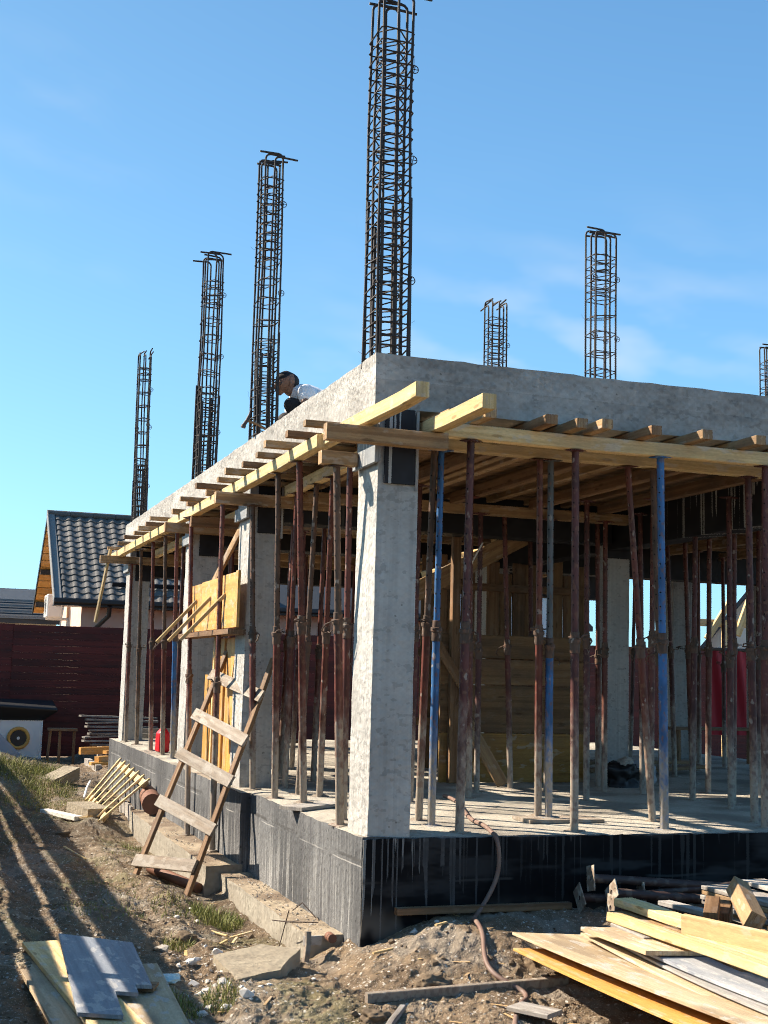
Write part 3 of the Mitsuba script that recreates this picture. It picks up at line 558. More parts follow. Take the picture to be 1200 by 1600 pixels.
for i, (ya, yb, zt, x) in enumerate([(4.10, 4.33, 1.39, .02), (4.35, 4.60, 1.395, .035), (4.62, 4.90, 1.39, .015), (4.92, 5.24, 1.385, .03), (5.27, 5.58, 1.02, .025)]):
    wobj('board', wbox((x, ya, .004), (x + .025, yb, zt), 2), 'panel_yellow', k)
wobj('batten', wbox((-.035, 4.86, .004), (-.003, 4.91, 1.40), 2), 'pine_fresh', k)
for y in (4.3, 5.3): wobj('batten', wbox((.19, y, .35), (.23, y + .08, 1.3), 2), 'pine_aged', k)
k = thing('ladder', 'rough site-made wooden ladder leaning against the house side', 'ladder')
LF, LT = V3(-.885, 3.88, gz(-.885, 3.88) - .03), V3(.04, 4.60, 1.26); RF, RT = V3(-.585, 2.97, gz(-.585, 2.97) - .03), V3(.25, 3.53, 1.19)
nrm = unit(np.cross(LT - LF, RF - LF)); nrm = nrm if nrm[0] < 0 else -nrm
wobj('rail', timber(LF, LT, .066, .036, nrm, jit=.002, seg=4), 'pine_brown', k); wobj('rail', timber(RF, RT, .066, .036, nrm, jit=.002, seg=4), 'pine_brown', k)
for i, (ta, tb) in enumerate([(.064, .119), (.305, .272), (.513, .468), (.69, .64), (.875, .83)]):
    A, B = LF + (LT - LF) * ta, RF + (RT - RF) * tb; e = unit(A - B)
    wobj('rung', timber(A + e * (.10 - .03 * (i == 0)) + nrm * .034, B - e * (.11 if i else .02) + nrm * .034, .115, .024, nrm, jit=.001, seg=2), 'wood_rung', k)
k = thing('stair_form', 'brown boarded stair formwork in the shade under the slab', 'formwork panel')
for i, (za, zb_) in enumerate([(.005, .50), (.51, .99), (1.0, 1.26), (1.27, 1.51)]):
    wobj('board', wbox((2.16, 4.10 - .004 * (i % 2), za), (3.80, 4.128, zb_), 0), 'panel_ochre' if i == 0 else 'panel_brown', k, 'ochre bottom sheet' if i == 0 else None)
for x, zt in ((2.24, 2.62),): wobj('post', wbox((x, 4.01, .004), (x + .085, 4.09, zt), 2), 'pine_brown', k)
wobj('brace', timber((2.40, 4.02, .66), (2.66, 3.62, .02), .13, .03, (0, -1, .3)), 'pine_aged', k)
wobj('brace', timber((2.05, 3.97, 1.42), (2.5, 3.97, .75), .09, .03, (0, -1, 0)), 'pine_brown', k)
k = thing('stair_flight_form', 'slanting boards of the stair flight form catching a patch of sun', 'formwork panel')
for i, y in enumerate((4.55, 4.8, 5.05)): wobj('soffit_board', timber((1.7, y, 1.72), (3.35, y, 2.62), .24, .024, (-.45, 0, 1)), ['panel_worn', 'pine_fresh', 'panel_worn'][i], k)
wobj('side_board', timber((1.6, 4.40, 1.74), (3.4, 4.40, 2.70), .03, .20, (-.45, 0, 1)), 'pine_aged', k)
for q in (.15, .4, .65, .9): wobj('riser_cleat', timber((1.7 + 1.65 * q, 4.45, 1.80 + .9 * q), (1.7 + 1.65 * q, 5.15, 1.80 + .9 * q), .05, .14, (-.45, 0, 1)), 'pine_fresh', k)
k = thing('stair_core_form', 'dark vertical boards of the stair core formwork deep under the slab', 'formwork panel')
x = 2.0; i = 0
while x < 4.8:
    w = .14 + .05 * RNG.random(); i += 1
    if i % 5 != 4: wobj('board', wbox((x, 6.02 + .012 * (i % 2), .004), (x + w - .008, 6.045 + .012 * (i % 2), 2.30 + .25 * RNG.random()), 2), ['pine_brown', 'panel_brown'][i % 2], k)
    x += w
for z in (.5, 1.3, 2.1): wobj('waler', wbox((1.95, 5.95, z), (4.85, 6.015, z + .09), 0), 'pine_brown', k)
single('hanging_cable', 'thin pale cable hanging down from the deck behind the front props', 'cable', tube([(1.95, 2.6, 2.30), (1.85, 2.6, 2.12), (1.82, 2.6, 1.95), (1.83, 2.6, 1.5), (1.86, 2.6, 1.1)], .008, 6), 'plaster_white', smooth=True)

# ------------------------------------------------------------------ lumber and steel pile in the front right
def sheet(label, a, b, W, T, m, up=(0, 0, 1), bend=.0, twist=0, name='plywood_sheet', cat_='plywood sheet', seg=10, group=None, jit=0):
    return single(name, label, cat_, timber(a, b, W, T, up, .002, seg, bend, twist, jit), m, group)
PG = 'sheets in the lumber pile'
sheet('orange edged bottom sheet of the lumber pile', (1.16, -.92, -.595), (1.22, -3.5, -.56), .98, .016, 'panel_yellow', (.05, 0, 1), -.012, .02, group=PG)
sheet('broad pale sheet lying over the orange edged one in the pile', (1.19, -.80, -.53), (1.33, -3.4, -.50), .96, .016, 'panel_worn', (.06, .02, 1), -.012, .03, group=PG)
sheet('warped grey edged strip sheet in the pile, over the broad pale one', (1.42, -1.02, -.488), (1.30, -3.3, -.52), .66, .016, 'panel_worn', (.05, .0, 1), -.018, -.03, group=PG)
sheet('thin grey edged sheet just above the warped strip sheet', (1.47, -1.06, -.462), (1.36, -3.2, -.49), .62, .014, 'wood_grey', (.05, .0, 1), -.022, -.03, group=PG)
sheet('blue grey coated sheet showing in the middle of the pile', (1.42, -1.50, -.446), (1.47, -3.3, -.462), .60, .018, 'panel_slate', (.03, .0, 1), -.018, 0, group=PG)
sheet('short worn board with dark notched end lying across the pile', (1.24, -1.10, -.436), (1.24, -1.86, -.425), .40, .024, 'panel_worn', (.05, .1, 1), 0, 0, group=PG)
TG = 'timbers on the lumber pile'
beam('longest fresh yellow timber on the lumber pile, slanting to the right edge', (1.33, -.98, -.385), (1.27, -3.3, -.36), .10, .055, 'pine_fresh', TG, ch=.004, jit=.003, seg=6, up=(.1, 0, 1))
beam('pale yellow plank behind the longest timber on the pile', (1.60, -.62, -.362), (1.64, -1.38, -.37), .14, .05, 'pine_fresh', TG, ch=.004, jit=.002, seg=4)
beam('brown edged plank under the pale plank on the pile', (1.53, -.70, -.44), (1.50, -2.2, -.45), .15, .07, 'pine_aged', TG, ch=.004)
beam('timber set on edge in the middle of the pile, marked with stains', (1.545, -1.44, -.355), (1.72, -2.08, -.352), .045, .12, 'pine_mid', TG, ch=.004)
beam('wide blotched board right of the longest timber', (1.56, -1.46, -.42), (1.60, -3.2, -.415), .26, .03, 'pine_fresh', TG, ch=.004)
beam('short grey board end between the sheets and the timbers', (1.36, -1.05, -.425), (1.33, -1.50, -.425), .17, .03, 'wood_grey', TG)
beam('white washed plank behind the pile timbers', (1.98, -.50, -.40), (2.04, -1.0, -.395), .10, .03, 'wood_grey', TG)
beam('brown plank lying flat behind the short blocks', (1.85, -.70, -.44), (1.98, -2.0, -.45), .16, .04, 'pine_brown', TG)
beam('weathered plank on the right of the pile near the edge of the view', (2.05, -1.35, -.43), (2.3, -2.3, -.44), .16, .04, 'pine_aged', TG)
beam('pale plank on the right of the pile at the edge of the view', (2.15, -1.5, -.39), (2.0, -2.6, -.385), .12, .03, 'pine_fresh', TG)
BG = 'short timber blocks on the pile'
beam('short brown block standing left of the two other blocks on the pile', (1.71, -1.47, -.335), (1.86, -1.27, -.275), .085, .10, 'pine_brown', BG, ch=.004, name='timber_block', cat_='timber block')
beam('short brown block between the other two on the pile', (1.86, -1.36, -.36), (1.98, -1.22, -.31), .09, .10, 'pine_brown', BG, ch=.004, name='timber_block', cat_='timber block')
beam('large tilted block on the right of the short blocks', (1.86, -1.70, -.31), (2.08, -1.20, -.19), .10, .11, 'pine_aged', BG, ch=.004, name='timber_block', cat_='timber block', up=(.5, 0, 1))
beam('brown block lying in front of the tilted block', (1.90, -1.86, -.37), (2.10, -1.70, -.37), .10, .07, 'pine_aged', BG, ch=.004, name='timber_block', cat_='timber block')
for i in range(6):
    z = -.47 + .032 * i
    beam(f'{ORD[i]} weathered board from the bottom of the stack at the right edge', (2.42 + RNG.normal(0, .04), -.48, z), (2.42 + RNG.normal(0, .05), -2.2, z), .26, .028, ['wood_grey', 'pine_aged', 'wood_grey'][i % 3], 'boards stacked at the right edge', name='plank', cat_='plank')
beam('white topped short board on the stack at the right edge', (2.62, -.58, -.262), (2.60, -1.2, -.262), .20, .026, 'wood_grey', 'boards stacked at the right edge', name='plank', cat_='plank')
for i, (a, b, r) in enumerate([((1.62, -.15, -.285), (2.75, -.22, -.365), .031), ((1.70, -.30, -.36), (2.66, -.34, -.44), .032), ((2.0, -.18, -.40), (2.9, -.24, -.33), .026), ((1.55, -.12, -.42), (2.6, -.16, -.46), .031), ((1.66, -.36, -.45), (2.6, -.42, -.50), .030)]):
    k = thing('lying_prop', f'{ORD[i]} steel prop lying behind the lumber pile, counted from the top', 'steel prop', 'steel props lying behind the lumber pile')
    obj('outer_tube', tube([a, b], r, 14), 'steel_dark', k, True); d = unit(V3(*b) - V3(*a)); B = frame(d)
    R = B @ rotz(.5 + i * .9)
    pl = mbox((-.085, -.06, -.007), (.085, .06, 0)) - m3.Manifold.cylinder(.05, .018, .018, 14).translate([0, 0, -.02])
    for sx in (-1, 1): pl = pl - m3.Manifold.cylinder(.05, .007, .007, 8).translate([sx * .06, .0, -.02])
    obj('end_plate', xf(man(pl), R, a), 'steel_plate', k)
single('long_board', 'dark board lying along the foot of the black plinth', 'board', wbox((.22, -.10, -.50), (1.5, -.04, -.455), 0), 'pine_brown')

# ------------------------------------------------------------------ plywood offcuts in the bottom left corner
zl = gz(-1.8, -.6)
SG = 'sheets in the bottom left corner'
sheet('light pine board sticking out behind the grey sheet in the bottom left corner', (-1.99, .40, zl + .055), (-1.80, -1.75, zl + .06), .26, .03, 'pine_fresh', (0, 0, 1), 0, 0, group=SG)
sheet('pale lowest board under the grey sheet in the bottom left corner', (-2.06, -.02, zl + .02), (-1.94, -2.1, zl + .025), .24, .03, 'panel_worn', (0, 0, 1), 0, 0, group=SG)
QA, QB, QC = V3(-1.905, .33, 0), V3(-1.49, -.02, 0), V3(-1.985, -1.55, 0)      # far left, far right, near left corners
def qp(u, t): return QA + (QB - QA) * u + ((QC - QA) * (1 - u) + (V3(-1.575, -1.75, 0) - QB) * u) * t
out = [(0, 0), (1, 0), (1, .62), (.80, .63), (.795, .73), (.52, .735), (.515, 1), (0, 1)]
from shapely.geometry import Polygon as _Poly
pl_ = trimesh.creation.extrude_polygon(_Poly([tuple(qp(*q)[:2]) for q in out]), .02, engine='earcut'); v, f = np.array(pl_.vertices), np.array(pl_.faces); v[:, 2] += zl + .092 + .012 * (v[:, 1] + 1)
vv = v[f].reshape(-1, 3); uvm = np.c_[vv[:, 1] + 1260.0 + 5, vv[:, 0] + .3 * vv[:, 2]]
single('plywood_sheet', 'grey coated notched sheet lying in striped shade in the bottom left corner', 'plywood sheet', (vv, np.arange(len(vv)).reshape(-1, 3), uvm), 'panel_slate', SG)
sheet('short board with brown edge under the notch of the grey sheet', (-1.72, -.90, zl + .078), (-1.50, -.98, zl + .074), .16, .02, 'pine_brown', group=SG)
sheet('pale sheet under the front of the grey sheet', (-1.60, -.30, zl + .045), (-1.68, -1.9, zl + .045), .44, .02, 'panel_worn', group=SG)

# ------------------------------------------------------------------ small things on the ground
def hose_path():
    P = [(1.60, 2.55, .02), (1.42, 1.75, .02), (1.16, .95, .02), (1.05, .55, .02), (.98, .22, .022), (.955, .03, .02), (.955, -.035, -.04), (.965, -.05, -.2), (.90, -.06, -.38), (.80, -.10, -.49)]
    G = [(.72, -.22), (.66, -.38), (.60, -.62), (.53, -.86), (.50, -1.02), (.56, -1.10), (.63, -1.17), (.60, -1.27), (.50, -1.42), (.40, -1.58), (.32, -1.72), (.27, -1.9), (.22, -2.2), (.2, -2.6)]
    P += [(x, y, gz(x, y) + .018) for x, y in G]; P = np.array(P)
    from scipy.interpolate import splprep, splev
    tck, _ = splprep(P.T, s=.0012, k=3); return np.array(splev(np.linspace(0, 1, 220), tck)).T
mat('hose_rubber', lambda p, n, uv: mix((.135, .07, .052), (.20, .145, .115), fbm(p.x * 18, p.y * 18, p.z * 18, 3)), .6)
single('hose', 'reddish brown hose hanging over the black plinth onto the soil', 'hose', tube(hose_path(), .0155, 10), 'hose_rubber', smooth=True)
a, b = V3(-.33, -1.13, gz(-.33, -1.13) + .03), V3(.95, -1.10, gz(.9, -1.1) + .01)
single('steel_angle', 'long rusty steel section lying in the soil across the hose', 'steel section', timber(a, b, .05, .055, ch=.004), 'prop_rust')
single('charred_stick', 'dark stick lying in the soil left of the hose', 'stick', timber((-.42, -1.66, gz(-.42, -1.66) + .01), (-.14, -1.22, gz(-.14, -1.22) + .02), .035, .03, jit=.003, seg=4), 'wood_grey')
single('form_stake', 'rusty stake standing before the end of the footing', 'stake', timber((-.335, .13, -1.0), (-.325, .17, -.63), .05, .035, (1, 0, 0), jit=.006, seg=5), 'prop_rust')
single('form_cleat', 'dark cleat at the top of the rusty stake', 'cleat', timber((-.33, .17, -.69), (-.20, .24, -.705), .03, .06), 'wood_grey')
single('form_stake', 'thin dark stake between the footing end and the plinth corner', 'stake', timber((-.10, .16, -1.05), (-.09, .18, -.76), .02, .03, (1, 0, 0)), 'wood_grey')
single('pipe_stub', 'small orange pipe stub on the footing by the plinth corner', 'pipe', tube([(-.11, .34, -.70), (-.12, .22, -.695)], .03, 12), 'terracotta', smooth=True)
single('clay_pipe', 'brown clay pipe end beside the leaning slatted frame', 'pipe', tube([(-.22, 7.1, -.50), (-.10, 8.1, -.49)], .12, 18), 'terracotta', smooth=True)
single('clay_pipe', 'reddish pipe lying at the foot of the ladder', 'pipe', tube([(-.72, 4.05, gz(-.7, 4) + .05), (-.42, 3.25, gz(-.4, 3.2) + .05)], .045, 12), 'terracotta', smooth=True)
# slatted frame leaning on the plinth
k = thing('slatted_frame', 'pale slatted wooden frame leaning against the far plinth', 'pallet')
A0, A1, B0, B1 = V3(-.58, 10.2, gz(-.58, 10.2) + .02), V3(-.72, 7.55, gz(-.72, 7.55) + .02), V3(-.13, 10.45, -.24), V3(-.16, 7.75, -.30)
nn = unit(np.cross(A1 - A0, B0 - A0)); nn = nn if nn[0] < 0 else -nn
for q in (.06, .92): wobj('rail', timber(A0 + (B0 - A0) * q, A1 + (B1 - A1) * q, .09, .03, nn), 'pine_fresh', k)
for i in range(7):
    q = i / 6; p0, p1 = A0 + (A1 - A0) * q, B0 + (B1 - B0) * q; wobj('slat', timber(p0 + nn * .03 - (p1 - p0) * .04, p1 + nn * .03 + (p1 - p0) * .03, .085, .025, nn), 'pine_fresh', k)
for i, y in enumerate((7.85, 8.15, 8.45, 8.75)): single('footing_board', f'{ORD[i]} grey board standing at the end of the far footing, from the near side', 'board', wbox((-.36 + i * .01, y, -1.0), (-.33 + i * .01, y + .24, -.60), 2), 'wood_grey', 'boards at the end of the footing')
# concrete chunks
mat('cast_chunk', lambda p, n, uv: mix((.30, .26, .19), (.19, .155, .11), fbm(p.x * 9, p.y * 9, p.z * 9, 4)), .9, concrete_bump, .014)
pg = [(-.98, -.02), (-.95, -.58), (-.66, -.44), (-.40, .02), (-.62, .17)]
sl = m3.CrossSection([[list(q) for q in pg]]).extrude(.15); sl = sl if sl.volume() > 0 else m3.CrossSection([[list(q) for q in pg[::-1]]]).extrude(.15)
sv = rough(sl, .035, .010, 7, 3); v = sv[0]; v[:, 2] += -.875 + .05 * (v[:, 1] + .3) + .02 * (v[:, 0] + .7)
single('concrete_chunk', 'flat broken concrete slab on the soil by the footing end', 'concrete chunk', (v, sv[1]), 'cast_chunk')
for lab, x, y, s, rz, tl in [('pale concrete block tilted by the grass heap', -.80, 12.2, (.24, .18, .09), .6, .35), ('small concrete block left of the slatted frame', -.80, 8.3, (.30, .16, .085), 1.9, .05)]:
    b_ = rough(mbox([-q for q in s], s), .07, .012, 5, 4); v = b_[0].copy(); v[:, 2] += v[:, 0] * tl; single('concrete_block', lab, 'concrete block', (v @ rotz(rz).T + V3(x, y, gz(x, y) + s[2] * .7 + .05 * tl), b_[1]), 'cast_chunk')
RK = [(-.36, .72, .075, 'white chunk against the near footing', 'plaster_white'), (-1.12, .05, .06, 'white broken piece left of the flat concrete slab', 'plaster_white'), (-1.02, .28, .05, 'whitish lump behind the flat concrete slab', 'plaster_white'), (-.86, .38, .06, 'long white scrap behind the flat slab', 'plaster_white'),
      (-1.17, -.35, .06, 'pale flat stone left of the slab corner', 'plaster_white'), (-1.05, -.62, .055, 'bluish pale stone before the flat slab', 'plaster_white'), (-.98, -.95, .06, 'crumpled whitish piece in front of the flat slab', 'plaster_white'), (-1.0, -.45, .07, 'dark lump beside the flat slab', 'clod'),
      (-1.2, .55, .075, 'grey round stone left of the slab', 'stone'), (.12, -1.0, .10, 'dark brown clod behind the steel section', 'clod'), (-.35, -1.35, .08, 'pale brown clod below the footing end', 'clod'), (-.02, -1.75, .075, 'tan lump near the bottom edge', 'stone'), (-.25, -2.0, .07, 'tan lump at the bottom edge', 'stone'),
      (.32, -.16, .035, 'white pebble on the bank under the plinth', 'plaster_white'), (.45, -.22, .03, 'second white pebble on the bank under the plinth', 'plaster_white'), (-.95, 1.0, .07, 'dark clod in the grass patch', 'clod'), (-1.25, 6.9, .08, 'clod in the middle of the yard', 'clod')]
for i, (x, y, s, l, m) in enumerate(RK): single('rubble_stone', l, 'stone', shard((x, y, gz(x, y) + s * .2), s, i + 1, 22, .6) if m != 'clod' else rock((x, y, gz(x, y) + s * .15), s, i + 1, 3, .75, .6), m, smooth=False if m != 'clod' else True)
single('white_plank', 'white painted strip lying in the yard left of the slatted frame', 'plank', timber((-1.28, 8.9, gz(-1.2, 8.9) + .05), (-.95, 8.0, gz(-.95, 8) + .05), .12, .05), 'plaster_white')
single('board_scrap', 'short pale board scrap right of the white strip', 'board', timber((-.98, 8.1, gz(-.98, 8.1) + .03), (-.82, 7.95, gz(-.8, 8) + .03), .12, .03), 'pine_fresh')
single('white_tube', 'white plastic tube bent on the gravel by the slatted frame', 'tube', tube([(-.62, 10.4, gz(-.6, 10.4) + .03), (-.52, 11.0, gz(-.5, 11) + .13), (-.42, 11.5, gz(-.4, 11.5) + .12), (-.40, 11.7, gz(-.4, 11.7) + .05)], .018, 8), 'white_plastic', smooth=True)
for i, (x, y, a, L) in enumerate([(-.45, 1.5, .4, .22), (-.55, 1.25, 1.1, .16), (-.62, 1.45, 2.3, .14), (-.70, .95, .8, .10), (-1.3, 5.1, 1.9, .5), (.43, -.35, .3, .09), (.02, -.40, .2, .14), (-1.0, .75, 1.4, .12)]):
    d = V3(math.cos(a), math.sin(a), .12) * L / 2; p = V3(x, y, gz(x, y) + .015); single('wood_splinter', ['pale splinter by the green tuft at the near footing', 'second pale splinter below the green tuft', 'small pale splinter left of the near footing', 'stub of wood standing in the yard', 'long thin stick lying in the yard', 'pale chip on the bank near the hose', 'pale chip on the bank by the plinth corner', 'chip beside the rubble'][i], 'wood scrap', timber(p - d, p + d, .022, .012), 'pine_fresh')
k = thing('plywood_scrap', 'small grey topped board scrap at the bottom beside the hose', 'board')
wobj('board', timber((.42, -1.50, gz(.5, -1.6) + .05), (.56, -1.72, gz(.5, -1.6) + .05), .16, .025), 'wood_grey', k); wobj('strip', timber((.60, -1.74, gz(.6, -1.8) + .03), (.85, -1.95, gz(.6, -1.8) + .03), .05, .03), 'pine_aged', k)
single('crumpled_foil', 'crumpled pale blue plastic scrap right of the grey sheet', 'plastic scrap', rock((-1.36, -.42, gz(-1.36, -.42) + .03), (.10, .04, .03), 77, 3, .6), 'plastic_blue')
for i, (pts) in enumerate([[(-.40, .75, -.66), (-.36, .45, -.62), (-.20, .3, -.60)], [(-.20, .02, -.84), (-.12, -.05, -.80), (-.03, -.08, -.86), (-.1, -.16, -.85)], [(-.30, .95, -.92), (-.24, .9, -.62)], [(-.13, 1.2, -.68), (-.1, 1.05, -.60), (-.04, .9, -.68)]]):
    single('loose_wire', ['thin wire over the near footing', 'curl of wire before the footing end', 'thin stick leaning on the near footing', 'wire loop on the footing ledge'][i], 'wire', tube(pts, .004, 5), 'wire')
def litter(seed):
    r = np.random.default_rng(seed); ms = []
    for i in range(90):
        x, y = r.uniform(-1.5, .9), r.uniform(-2.2, 4); 
        if (x > -.3 and y > -.05): continue
        a_ = r.random() * 6.3; L = .02 + .07 * r.random() ** 2; d_ = V3(math.cos(a_), math.sin(a_), r.normal(0, .12)) * L; c_ = V3(x, y, gz(x, y) + .006); ms.append(timber(c_ - d_, c_ + d_, .006 + .012 * r.random(), .004, ch=.001))
    return cat(ms)
struct(wobj('wood_litter', litter(12), 'pine_mid'), 'stuff', 'small splinters and chips of wood strewn over the soil', 'wood chips')
# pebbles and soil crumbs: nobody could count them
def scatter(name, lab, m, N, smin, smax, region, sub, seed, dens=None, flat=.65):
    r = np.random.default_rng(seed); base = [shard((0, 0, 0), 1.0, s + 40, 11 if sub < 2 else 15, flat) for s in range(8)]; V, Fc, o = [], [], 0
    x = r.uniform(region[0], region[1], N); y = region[2] + (region[3] - region[2]) * r.random(N) ** 1.7
    if dens is not None: q = dens(x, y) > r.random(N); x, y = x[q], y[q]
    keep = ~((x > -.02) & (y > -.03)) & ~((x > -.27) & (y > .34)); x, y = x[keep], y[keep]; z = ground_z(x, y)
    for i in range(len(x)):
        b = base[i % 8]; s = smin * (smax / smin) ** (r.random() ** 2.2); V.append(b[0] @ rotz(r.random() * 6.3).T * s + V3(x[i], y[i], z[i] + s * .1)); Fc.append(b[1] + o); o += len(b[0])
    struct(obj(name, (np.vstack(V), np.vstack(Fc)), m, None, False), 'stuff', lab, name.replace('_', ' '))
clump = lambda x, y: np.clip((meshkit.fbm(np.stack([x * 1.4, y * 1.4, 0 * x], -1), 3, 41) - .38) * 4, 0.05, 1)
scatter('gravel', 'pale pebbles strewn over the soil', 'stone', 3500, .003, .014, (-2.4, 1.6, -2.7, 6), 1, 1, clump)
scatter('soil_crumbs', 'brown soil crumbs and clods', 'clod', 9000, .004, .022, (-2.4, 1.8, -2.7, 7), 1, 2, lambda x, y: 1.0 - .6 * clump(x, y))
scatter('rubble_bits', 'small pale rubble pieces between footing and yard', 'plaster_white', 70, .008, .035, (-1.4, -.2, -1.2, 9), 2, 3, clump)
scatter('broken_rubble', 'broken pale rubble round the concrete slab piece', 'plaster_white', 80, .01, .045, (-1.25, -.8, -1.0, .6), 2, 8)
scatter('soil_clods', 'lumpy brown clods in the bank of soil', 'clod', 260, .012, .05, (-1.4, 1.2, -2.4, 2.5), 2, 9)
def ledge_bits(seed):
    r = np.random.default_rng(seed); V, Fc, o = [], [], 0
    for i in range(1100):
        near = r.random() < .55; x, y, z = (r.uniform(-.245, -.01), r.uniform(.4, 3.1), -.70) if near else (r.uniform(-.37, -.1), r.uniform(3.25, 7.5), -.635)
        s = .003 * 6 ** (r.random() ** 2.5); b = shard((x, y, z + s * .2), s, i % 50, 10, .7); V.append(b[0]); Fc.append(b[1] + o); o += len(b[0])
    return np.vstack(V), np.vstack(Fc)
struct(obj('footing_rubble', ledge_bits(5), 'stone', None, False), 'stuff', 'crumbled soil on the footing ledges', 'rubble')
# grass: tufts of blades
mat('grass_blade', lambda p, n, uv: mix((.13, .17, .04), (.26, .24, .09), fbm(p.x * 6, p.y * 6, 0, 2)) * (.7 + .6 * cell_rand(dr.floor(p.x * 90), dr.floor(p.y * 90))), .6, specular=.2)
def grass(spots, seed):
    r = np.random.default_rng(seed); V, Fc, o = [], [], 0
    for cx, cy, rad, n, h in spots:
        q = rad * np.sqrt(r.random(n)); a = r.random(n) * 6.283; x, y = cx + q * np.cos(a), cy + q * np.sin(a) * 1.5; z = ground_z(x, y)
        for i in range(n):
            hh = h * (.4 + .8 * r.random()); t = r.random() * 6.283; w = .002 + .002 * r.random(); s = V3(math.cos(t), math.sin(t), 0); l = V3(r.normal(0, .45), r.normal(0, .45), 0) * hh; b = V3(x[i], y[i], z[i] - .01)
            V.append(np.array([b - s * w, b + s * w, b + l * .35 + V3(0, 0, hh * .6) + s * w * .8, b + l * .35 + V3(0, 0, hh * .6) - s * w * .8, b + l + V3(0, 0, hh)])); Fc.append(np.array([(0, 1, 2), (0, 2, 3), (3, 2, 4)]) + o); o += 5
    return np.vstack(V), np.vstack(Fc)
GS = [(-.52, 2.0, .20, 700, .10), (-.72, 2.1, .3, 350, .06), (-1.02, .95, .10, 220, .07), (-1.12, -.9, .1, 200, .09), (-1.35, -1.0, .1, 160, .08), (-1.45, 1.9, .35, 220, .05), (-1.2, 3.0, .5, 220, .045), (-.9, 4.6, .5, 150, .04), (-1.0, 11.4, .4, 700, .12), (-1.3, 12.4, .6, 900, .16), (-1.9, 12.8, .7, 900, .17), (-.95, 13.0, .4, 500, .2), (-1.5, 10.3, .5, 500, .09), (-1.0, 9.3, .4, 300, .07), (-2.2, 11.8, .5, 300, .14), (-.75, 9.9, .3, 220, .08), (-.55, 6.3, .12, 80, .06)]
struct(obj('grass', grass(GS, 4), 'grass_blade'), 'stuff', 'green weeds and grass tufts on the soil', 'grass')

# ------------------------------------------------------------------ fences
k = thing('board_fence', 'dark red brown fence of horizontal boards at the back of the yard', 'fence')
zf = -.77
for i in range(19):
    z = zf + .02 + i * .139
    for j, (xa, xb) in enumerate([(-6, -1.2), (-1.19, 3.4), (3.41, 8.4), (8.41, 13.5), (13.51, 19)]):
        wobj('fence_board', timber((xa, 19.2 + RNG.normal(0, .003), z + .065), (xb, 19.2 + RNG.normal(0, .003), z + .065 + (xb - xa) * .003), .02, .1385, ch=.003), 'fence_wood', k)
for x in (-3.6, -1.2, 1.1, 3.4, 5.9, 8.4, 11, 13.5): wobj('post', wbox((x - .04, 19.225, -1), (x + .04, 19.30, 1.9), 2), 'fence_wood', k)
obj('base_kerb', box((-6, 19.14, -1.0), (19, 19.34, zf), .01), 'concrete_footing', k)
k = thing('side_fence', 'board fence along the left side of the yard, throwing striped shade', 'fence')
for z0, z1 in ((-.76, -.48), (-.41, -.13), (-.06, .22), (.29, .55), (.62, .80), (.875, 1.04), (1.115, 1.39)):
    for j in range(8): wobj('fence_board', wbox((-3.53, -6 + j * 3.2, z0), (-3.505, -6 + j * 3.2 + 3.19, z1), 1), 'fence_wood', k)
for j in range(9): wobj('post', wbox((-3.60, -6.04 + j * 3.2, -1), (-3.535, -5.96 + j * 3.2, 1.42), 2), 'fence_wood', k)

# ------------------------------------------------------------------ neighbouring houses
mat('wall_peach', lambda p, n, uv: mix((.60, .43, .33), (.52, .37, .28), fbm(p.x * 3, p.y * 3, p.z * 3, 4)), .9)
mat('wall_cream', (.62, .57, .46), .9); mat('wall_white', (.66, .66, .64), .8)
mat('roof_tile', lambda p, n, uv: mix((.115, .112, .106), (.075, .073, .07), fbm(p.x * 9, p.y * 9, p.z * 9, 3)) * (.7 + .6 * fbm(p.x * 1.3, p.y * 1.3, p.z * 1.3, 3)), .65, specular=.35)
mat('roof_dark', (.045, .048, .052), .5); mat('trim_black', (.012, .013, .015), .4); mat('trim_grey', (.20, .20, .195), .8, specular=.2); mat('steel_white', (.62, .62, .58), .45)
k = thing('tiled_house', 'peach walled house with dark glossy tiled roof behind the fence', 'house')
EY, EZ, RY, RZ, XL = 20.85, 2.52, 24.0, 4.70, -.28; BY = 27.0; BZ = 2.55
wall = m3.Manifold.hull_points([[.38, 21.5, -.9], [.38, 26.5, -.9], [9, 21.5, -.9], [9, 26.5, -.9], [.38, 21.5, 2.72], [9, 21.5, 2.72], [.38, 26.5, 2.75], [9, 26.5, 2.75], [.38, 24.0, 4.5], [9, 24.0, 4.5]])
obj('wall', man(wall), 'wall_peach', k)
sd = unit(V3(0, RY - EY, RZ - EZ)); sn = unit(np.cross((1, 0, 0), sd)); SL = math.hypot(RY - EY, RZ - EZ)
P = lambda x, s, h=0: V3(x, EY, EZ) + sd * s + sn * h
